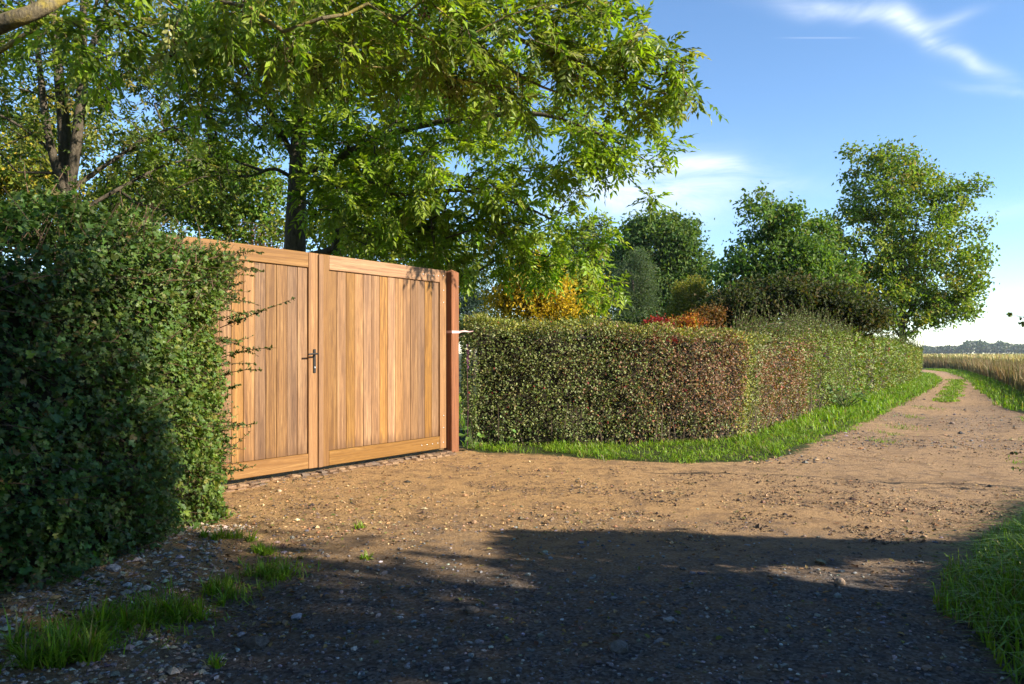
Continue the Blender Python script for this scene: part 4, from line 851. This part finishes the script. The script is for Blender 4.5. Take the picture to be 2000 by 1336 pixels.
bag.add(*blades(np.column_stack([xy, hh-.22]), .26*rng.uniform(.6, 1.2, len(xy)), .06*sc_, .5, [(.50, .43, .19), (.42, .36, .14), (.56, .48, .25)], None, .3))
o = link('maize_field', bag.mesh('maize_field', M_dry)); tag(o, 'ripe straw-coloured maize field under the horizon at right', 'field', kind='stuff')
bag = Bag(); n = 15000; a = rng.uniform(.30, .80, n); dd = 900+rng.normal(0, 25, n); hp = 9+4*wob(np.column_stack([a*40, 0*a, 0*a]), 1.0, 6)+3*wob(np.column_stack([a*160, 0*a, 0*a]), 1.0, 16); hp = np.clip(hp*np.interp(a, [.3, .55, .62, .8], [.6, .75, 1.0, 1.0]), 2.5, 14)
z = hp*rng.uniform(0, 1, n)**.7; p = np.column_stack([a*dd, dd, z+.5]); V, Fc = leaves(LEAF2, p, rnd_dirs(n), rnd_dirs(n), np.full(n, 3.2), np.full(n, 2.2)); bag.add(V, Fc, np.repeat(palette(n, [(.05, .075, .05), (.07, .095, .055)], None, .15), 2, 0))
o = link('far_wood', bag.mesh('far_wood', M_leaf)); tag(o, 'low line of distant woodland on the horizon', 'woodland', kind='stuff')

# ------------------------------------------------------------------ grass, stones, litter
GC = [(.16, .265, .016), (.20, .315, .018), (.115, .205, .016), (.26, .335, .03), (.30, .23, .10), (.17, .16, .05)]; GWt = [4, 3, 3, 1.5, .5, .5]
def keep_view(xy, m=.72): return xy[(np.abs(xy[:, 0]) < m*xy[:, 1]+.3)]
gb = Bag()
def scatter(n, x0, x1, y0, y1, cond): 
    xy = np.column_stack([rng.uniform(x0, x1, n), rng.uniform(y0, y1, n)]); return xy[cond(xy)]
def lumpy(xy, fr=1.6, k0=20, off=0.0): return wob(np.column_stack([xy, 0*xy[:, 0]]), fr, k0)+off
hedge_line = CHF[1:13]
# verge before the hedge
xy = scatter(120000, -.6, 8, 7.6, 17, lambda q: (dirt_sd(q) < .02+.16*lumpy(q, 4, 9)+.08*lumpy(q, 13, 17)) & (seg_dist(q, hedge_line, False) < 2.6) & ((q[:, 1]-np.interp(q[:, 0], CHF[1:12, 0], CHF[1:12, 1])) < .03))
xy = xy[rng.uniform(0, 1, len(xy)) < np.clip(.62+.5*lumpy(xy, 3.2, 3), .08, 1)][:30000]
near = np.clip(seg_dist(xy, hedge_line, False)/.5, .3, 1)
gb.add(*blades(on_ground(xy), (.042+.045*np.clip(lumpy(xy, 3.3, 6)+.1, 0, 1)+.045*(1-near))*rng.uniform(.3, 1.5, len(xy)), .0085, 1.5, GC, GWt, .38))
CLX = np.array([(4.6, 10), (7.2, 13.3), (9.9, 17.3), (13.9, 24), (17.8, 30.8), (20.2, 35), (25, 44.9), (28, 51.6)])
left_of = lambda q: q[:, 0] < np.interp(q[:, 1], CLX[:, 1], CLX[:, 0])
xy = scatter(120000, 5, 24, 13, 44, lambda q: (dirt_sd(q) < .03+.08*lumpy(q, 3, 9)) & (dirt_sd(q) > -1.5) & left_of(q))[:10000]
gb.add(*blades(on_ground(xy), .075*rng.uniform(.4, 1.8, len(xy)), .020, 1.3, GC, GWt, .38))
# right verge of the track, the crown of the track and patches
xy = scatter(150000, 8, 31, 11, 54, lambda q: (dirt_sd(q) < .05+.15*lumpy(q, 2, 9)) & (dirt_sd(q) > -1.5) & ~left_of(q))[:11000]
gb.add(*blades(on_ground(xy), .10*rng.uniform(.4, 1.8, len(xy)), .022, .8, GC, GWt))
xy = scatter(120000, 9.8, 19.5, 17.6, 33, lambda q: (seg_dist(q, STRIP, False) < .24+.16*lumpy(q, 2.5, 2)) & (lumpy(q, 4, 5) > -.5))[:3000]
gb.add(*blades(on_ground(xy), .05*rng.uniform(.4, 1.7, len(xy)), .016, .9, GC, GWt))
for (x_, y_, r_) in PATCH:
    n_ = int(500*r_); q = np.array([x_, y_])+rng.normal(0, r_*.55, (n_, 2))*[1.0, 1.6]; gb.add(*blades(on_ground(q), .03*rng.uniform(.4, 1.7, n_), .008, .9, GC, GWt))
# thin grass along the foot of the left hedge
lg = np.array([G(40, 1310), G(200, 1245), G(330, 1205), G(450, 1150), G(540, 1115)])[:, :2]; at2, S2 = polyline(lg); c2, _ = at2(rng.uniform(0, S2, 2600)); xy = c2+rng.normal(0, .11, (2600, 2)); xy = xy[lumpy(xy, 5, 8) > -.25]
gb.add(*blades(on_ground(xy), .045*rng.uniform(.4, 1.8, len(xy)), .005, 1.2, GC, GWt, .4))
# bank in the right foreground
xy = scatter(60000, 1.5, 4.6, 2.2, 7.0, lambda q: (dirt_sd(q) < .02+.07*lumpy(q, 3, 9)) & (q[:, 0] < .75*q[:, 1]+.5)); xy = xy[rng.uniform(0, 1, len(xy)) < np.clip(.7+.45*lumpy(xy, 2.5, 11), .1, 1)][:15000]
ed = np.clip(-dirt_sd(xy)/.5, 0, 1)
gb.add(*blades(on_ground(xy), (.09+.18*ed)*rng.uniform(.4, 1.4, len(xy)), .0068, .8, GC, GWt, .45))
# behind the hedge: rough lawn
xy = scatter(30000, -6, 10, 10.6, 20, lambda q: (dirt_sd(q) < -.1) & (q[:, 1] > 11))[:6000]; gb.add(*blades(on_ground(xy), .15, .02, .5, GC, GWt))
o = link('verge_grass', gb.mesh('verge_grass', M_grass)); tag(o, 'short bright green grass on the verges and in the crown of the track', 'grass', kind='stuff')

def tuft(px, py, rad, n, h, label):
    """arching blades that fan out from a few crowns"""
    g = G(px, py); g[2] = hgt(g[None, :2])[0]; n = int(n*1.6); k = max(3, int(rad*70)); cr = rng.normal(0, rad*.5, (k, 2))*[1, .8]; i = rng.integers(0, k, n)
    az = rng.uniform(0, 6.283, n); out = np.column_stack([np.cos(az), np.sin(az), 0*az]); side = np.column_stack([-np.sin(az), np.cos(az), 0*az])
    xy = g[:2]+cr[i]+out[:, :2]*rng.uniform(0, .022, (n, 1))+rng.normal(0, .01, (n, 2)); p = on_ground(xy); L_ = h*1.35*rng.beta(1.6, 2.4, n)+.02; reach = rng.uniform(.15, .95, n); w = rng.uniform(.003, .0062, n)
    V = []
    for f in (0, .35, .7, 1.0):
        c = p+out*(L_*reach*f**1.5)[:, None]+np.array([0, 0, 1.])*(L_*(f*1.0-.75*reach*f*f))[:, None]; hw = (w*(1-.9*f))[:, None]; V += [c-side*hw, c+side*hw]
    V = np.stack(V, 1); q = np.array([(0, 1, 3, 2), (2, 3, 5, 4), (4, 5, 7, 6)]); Fc = (q[None]+(np.arange(n)*8)[:, None, None]).reshape(-1, 4)
    o = link('grass_tuft', mesh('grass_tuft', V.reshape(-1, 3)-g, [Fc], M_grass, np.repeat(palette(n, GC, GWt, .2), 3, 0))); o.location = tuple(g); tag(o, label, 'grass tuft', 'grass tufts at the foot of the left hedge')
for t in [(105, 1300, .20, 420, .17, 'largest grass tuft in the bottom left corner'), (215, 1240, .13, 190, .13, 'grass tuft behind the bottom left one'), (325, 1215, .12, 260, .15, 'spiky grass tuft standing alone in front of the stones'),
          (430, 1165, .11, 130, .10, 'grass tuft in the middle of the row along the left hedge'), (525, 1130, .10, 150, .08, 'low grass tuft at the edge of the shade'), (505, 1085, .09, 110, .08, 'grass tuft halfway between hedge foot and shade edge'),
          (440, 1062, .10, 140, .09, 'green tuft close under the hedge end'), (425, 1015, .08, 90, .09, 'small bright tuft at the hedge foot nearest the gate'), (700, 1035, .05, 24, .05, 'tiny sprig of grass out on the sunlit drive'), (720, 1090, .05, 22, .04, 'tiny grass sprig right at the shadow edge'), (420, 1300, .04, 26, .05, 'tiny green sprig in the dark gravel'
)]: tuft(*t)

# loose gravel
ICO_V = None
def ico():
    import bmesh
    bm = bmesh.new(); bmesh.ops.create_icosphere(bm, subdivisions=1, radius=1.0); V = np.array([v.co[:] for v in bm.verts]); bm.verts.index_update(); Fc = np.array([[v.index for v in f.verts] for f in bm.faces]); bm.free(); return V, Fc
IV, IF = ico(); OV = np.array([(1, 0, 0), (-1, 0, 0), (0, 1, 0), (0, -1, 0), (0, 0, 1), (0, 0, -.6)], float); OF = np.array([(0, 2, 4), (2, 1, 4), (1, 3, 4), (3, 0, 4), (2, 0, 5), (1, 2, 5), (3, 1, 5), (0, 3, 5)])
def stones(TV, TF, xy, size, cols, w=None, sink=.25):
    n = len(xy); g = on_ground(xy); az = rng.uniform(0, 6.283, n); ca, sa = np.cos(az)[:, None], np.sin(az)[:, None]; k = len(TV)
    sc3 = size[:, None]*np.column_stack([rng.uniform(.8, 1.4, n), rng.uniform(.6, 1.0, n), rng.uniform(.4, .75, n)])
    V = TV[None]*(1+rng.normal(0, .12, (n, k, 1)))*sc3[:, None, :]; x = V[..., 0]*ca-V[..., 1]*sa; y = V[..., 0]*sa+V[..., 1]*ca
    V = np.stack([x, y, V[..., 2]], -1)+g[:, None, :]; V[..., 2] += (size*(.5-sink))[:, None]
    return V.reshape(-1, 3), (TF[None]+(np.arange(n)*k)[:, None, None]).reshape(-1, 3), np.repeat(palette(n, cols, w, .22), len(TF), 0)
SC = [(.16, .155, .16), (.25, .24, .23), (.10, .098, .105), (.20, .15, .11), (.40, .38, .36)]; SW = [3, 2.5, 2.5, 2, .6]
SD = [(.44, .26, .115), (.34, .20, .09), (.20, .12, .065), (.46, .31, .17), (.20, .15, .115)]
bag = Bag()
def persp(n, d0, d1):   # even in the picture: density falls with distance squared
    inv = rng.uniform(1/d1, 1/d0, n); d = 1/inv; x = rng.uniform(-.72, .72, n)*d; return np.column_stack([x, d])
xy = persp(26000, 2.3, 6.2); xy = xy[(dirt_sd(xy) > -.1)]; xy = xy[rng.uniform(0, 1, len(xy)) < np.clip((5.6-xy[:, 1])/1.5+.12*lumpy(xy, 2, 5), .03, 1)]
bag.add(*stones(IV, IF, xy[:6500], rng.gamma(2.4, .0019, min(6500, len(xy)))+.002, SC, SW)) if len(xy) else None
xy = persp(30000, 3.2, 12); xy = xy[(dirt_sd(xy) > 0)]; xy = xy[lumpy(xy, 1.4, 30) > .0][:11000]; bag.add(*stones(OV, OF, xy, rng.gamma(1.8, .0026, len(xy))+.0025, SD))
xy = persp(16000, 8, 32); xy = xy[(dirt_sd(xy) > 0) & (xy[:, 0] > 2.5)]; xy = xy[lumpy(xy, .9, 12) > -.2][:5000]; bag.add(*stones(OV, OF, xy, rng.gamma(2.0, .004, len(xy))+.005, SD+SC[:3]))
# dark crumbs of earth and bark drifted together
xy = persp(60000, 4.6, 16); xy = xy[(dirt_sd(xy) > 0)]; xy = xy[lumpy(xy, 1.7, 18)+.6*lumpy(xy, 6, 28) > .5][:6500]; bag.add(*stones(OV, OF, xy, rng.gamma(1.7, .0026, len(xy))+.002, [(.11, .07, .042), (.16, .10, .06), (.075, .055, .042), (.20, .14, .09)]))
# stony earth under the left hedge
xy = scatter(60000, -2.5, -.9, 2.6, 5.1, lambda q: q[:, 0] < -1.25+.25*lumpy(q, 1.5, 2)-.12*(q[:, 1]-3))[:4200]; bag.add(*stones(OV, OF, xy, rng.gamma(2.2, .0032, len(xy))+.002, [(.40, .31, .22), (.30, .22, .15), (.46, .38, .30), (.24, .20, .17)]))
o = link('gravel', bag.mesh('gravel', M_stone)); tag(o, 'loose gravel and grit strewn over the drive and track', 'gravel', kind='stuff')

# fallen leaves and bits
bag = Bag(); xy = persp(9000, 3, 12); xy = xy[dirt_sd(xy) > -.2]; xy = xy[rng.uniform(0, 1, len(xy)) < .25+.75*(xy[:, 0] < -.9)][:2600]; n = len(xy)
V, Fc = leaves(LEAF4, on_ground(xy)+np.column_stack([0*xy, np.full(n, .008)]), nrm(rnd_dirs(n)*[1, 1, .25]), nrm(rnd_dirs(n)*.45+[0, 0, 1.]), rng.uniform(.015, .04, n), rng.uniform(.010, .024, n)); bag.add(V, Fc, np.repeat(palette(n, [(.20, .11, .05), (.12, .07, .035), (.28, .19, .08), (.14, .15, .04)]), 6, 0))
o = link('leaf_litter', bag.mesh('leaf_litter', M_dry)); tag(o, 'scattered dry fallen leaves on the drive', 'leaf litter', kind='stuff')

# single stones big enough to pick out
import bmesh
def rock(px, py, size, col, label, seed):
    r2 = np.random.default_rng(seed); bm = bmesh.new(); bmesh.ops.create_icosphere(bm, subdivisions=2, radius=1.0); V = np.array([v.co[:] for v in bm.verts]); bm.verts.index_update(); Fc = np.array([[v.index for v in f.verts] for f in bm.faces]); bm.free()
    for _ in range(7):   # chop facets
        nn = nrm(r2.normal(size=3)); h = r2.uniform(.62, .9); d = V@nn; V = V-np.maximum(d-h, 0)[:, None]*nn
    V = V*np.array([r2.uniform(.9, 1.35), r2.uniform(.7, 1), r2.uniform(.5, .8)])*size; a = r2.uniform(0, 6.28); V[:, :2] = V[:, :2]@np.array([[math.cos(a), -math.sin(a)], [math.sin(a), math.cos(a)]])
    g = G(px, py); g[2] = hgt(g[None, :2])[0]+size*.25; o = link('stone', mesh('stone', V, [Fc], M_stone, np.tile(col, (len(Fc), 1)))); o.location = tuple(g); tag(o, label, 'stone', 'larger loose stones')
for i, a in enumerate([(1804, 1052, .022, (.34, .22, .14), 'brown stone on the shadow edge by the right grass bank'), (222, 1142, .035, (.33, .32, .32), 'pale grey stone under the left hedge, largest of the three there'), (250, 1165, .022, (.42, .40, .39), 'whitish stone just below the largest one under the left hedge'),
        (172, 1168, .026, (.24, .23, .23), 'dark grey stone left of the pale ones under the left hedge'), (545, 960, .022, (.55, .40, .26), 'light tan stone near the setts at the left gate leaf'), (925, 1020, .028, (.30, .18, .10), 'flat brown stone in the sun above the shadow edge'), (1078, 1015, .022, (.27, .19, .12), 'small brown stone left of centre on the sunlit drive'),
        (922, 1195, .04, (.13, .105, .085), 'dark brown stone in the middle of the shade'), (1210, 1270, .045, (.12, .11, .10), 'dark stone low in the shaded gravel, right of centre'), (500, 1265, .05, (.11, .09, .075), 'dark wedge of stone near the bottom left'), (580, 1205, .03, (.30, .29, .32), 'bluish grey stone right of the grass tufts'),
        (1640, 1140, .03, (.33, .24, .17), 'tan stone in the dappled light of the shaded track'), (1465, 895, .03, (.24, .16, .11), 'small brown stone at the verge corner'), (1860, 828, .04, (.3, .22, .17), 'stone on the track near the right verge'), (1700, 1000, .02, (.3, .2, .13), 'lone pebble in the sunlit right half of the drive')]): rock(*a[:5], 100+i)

# small plants at the foot of the post, roadside twigs at the right edge
def herb(name, at_, n, size, label, cat, cols, spread=.12, hh=.25, T=LEAF4):
    r_ = empty(name, tuple(at_)); bl = Bag(); bt = Bag()
    a = rng.uniform(0, 6.28, n); base = np.tile([0., 0, 0], (n, 1)); tipp = np.column_stack([np.cos(a)*spread*rng.uniform(.3, 1, n), np.sin(a)*spread*rng.uniform(.3, 1, n), hh*rng.uniform(.3, 1, n)])
    V, Fc = tubes(base, tipp, np.full(n, .003), np.full(n, .002), 4); bt.add(V, Fc, (.10, .14, .04))
    X = nrm(np.column_stack([np.cos(a), np.sin(a), -.2+0*a])+rnd_dirs(n)*.3); Nn = nrm(rnd_dirs(n)*.5+[.2, -.3, .8]); C = palette(n, cols)
    for i in range(n):
        z_ = size*rng.uniform(.6, 1.2); V, Fc = leaves(T, tipp[i:i+1], X[i:i+1], Nn[i:i+1], z_, z_*.75); link('leaf', mesh('leaf', V, [Fc], M_leaf, np.tile(C[i], (len(T[1]), 1))), r_)
    o = link('stalks', bt.mesh('stalks', M_twig), r_); o['kind'] = 'stuff'; return tag(r_, label, cat)
herb('burdock_plant', G(925, 878), 14, .11, 'broad-leaved weed at the foot of the red gate post', 'plant', [(.09, .17, .03), (.12, .2, .035)], .16, .26)
herb('dock_plant', G(985, 872), 10, .08, 'smaller broad-leaved weed under the clipped hedge, right of the larger one', 'plant', [(.09, .17, .03), (.11, .19, .035)], .12, .2)
herb('nettle_clump', G(1678, 800)+[-.15, .3, 0], 90, .11, 'bright leafy weed clump on the verge halfway along the hedge', 'plant', [(.11, .2, .03), (.09, .17, .03)], .55, .5)
g = G(912, 880)+np.array([0, .06, 0]); fs = empty('flower_spike', tuple(g)); V, Fc = path_tube(np.array([(0, 0, 0), (.01, 0, .5), (.0, 0, .95), (.015, .0, 1.2)]), np.array([.004, .0035, .003, .002]), 5); b = Bag(); b.add(V, Fc, (.10, .03, .06)); link('stalk', b.mesh('stalk', M_twig), fs)
b = Bag(); n = 90; zz = rng.uniform(.95, 1.25, n); a = rng.uniform(0, 6.28, n); V, Fc = leaves(LEAF2, np.column_stack([.008+0*zz, 0*zz, zz]), np.column_stack([np.cos(a), np.sin(a), .4+0*a]), rnd_dirs(n), np.full(n, .022), np.full(n, .012)); b.add(V, Fc, np.repeat(palette(n, [(.25, .07, .22), (.16, .05, .14)]), 2, 0)); o = link('flowers', b.mesh('flowers', M_leaf), fs); o['kind'] = 'stuff'
tag(fs, 'thin purple flower spike beside the red gate post', 'flower')

rs = empty('bramble_bush', (5.05, 6.5, 0)); bl, bt = Bag(), Bag()
def px_twig(a, b, d, lf, sz):
    A, B = P(*a, d), P(*b, d); shoots(bl, bt, [A], [B-A], [np.linalg.norm(B-A)], lf, sz, [(.10, .15, .03), (.14, .17, .04), (.06, .06, .03)], LEAF4, (.05, .03, .025), .1)
for a, b, lf in [((2120, 640), (1958, 598), 55), ((2110, 600), (1992, 622), 50), ((2120, 900), (1965, 872), 22), ((2110, 930), (1972, 900), 20), ((2120, 940), (1975, 955), 18), ((2100, 870), (1990, 915), 20), ((2140, 800), (2020, 780), 40), ((2200, 900), (2120, 640), 60), ((2200, 960), (2120, 900), 50), ((2220, 1000), (2140, 800), 50)]: px_twig(a, b, 6.3, lf, .05)
base = np.array([5.2, 6.4, 0.]); 
for e in (P(2120, 640, 6.3), P(2120, 900, 6.3), P(2200, 900, 6.3), P(2140, 800, 6.3), P(2220, 1000, 6.3)):
    V, Fc = path_tube(smooth_path([base+rng.normal(0, .08, 3)*[1, 1, 0], base*.5+e*.5+[.05, 0, .1], e], 4), .007, 5); bt.add(V, Fc, (.07, .04, .03))
o = child(link('foliage', bl.mesh('foliage', M_leaf), None), rs); o['kind'] = 'stuff'; child(link('canes', bt.mesh('canes', M_twig), None), rs)
tag(rs, 'sparse bramble twigs reaching in from the right edge', 'bush')

# ------------------------------------------------------------------ air: far wood fades to blue
hz = Bag(); hz.box((-400, -40, -1.2), (1100, 1050, 17)); hm, hN, hL, ho = new_mat('air')
pv = hN.new('ShaderNodeVolumePrincipled'); pv.inputs['Color'].default_value = (.80, .88, 1.0, 1); pv.inputs['Density'].default_value = .00013; pv.inputs['Anisotropy'].default_value = .0
hL.new(pv.outputs[0], ho.inputs['Volume']); o = link('haze', hz.mesh('haze', hm)); tag(o, 'thin pale haze over the fields', 'haze', kind='stuff')
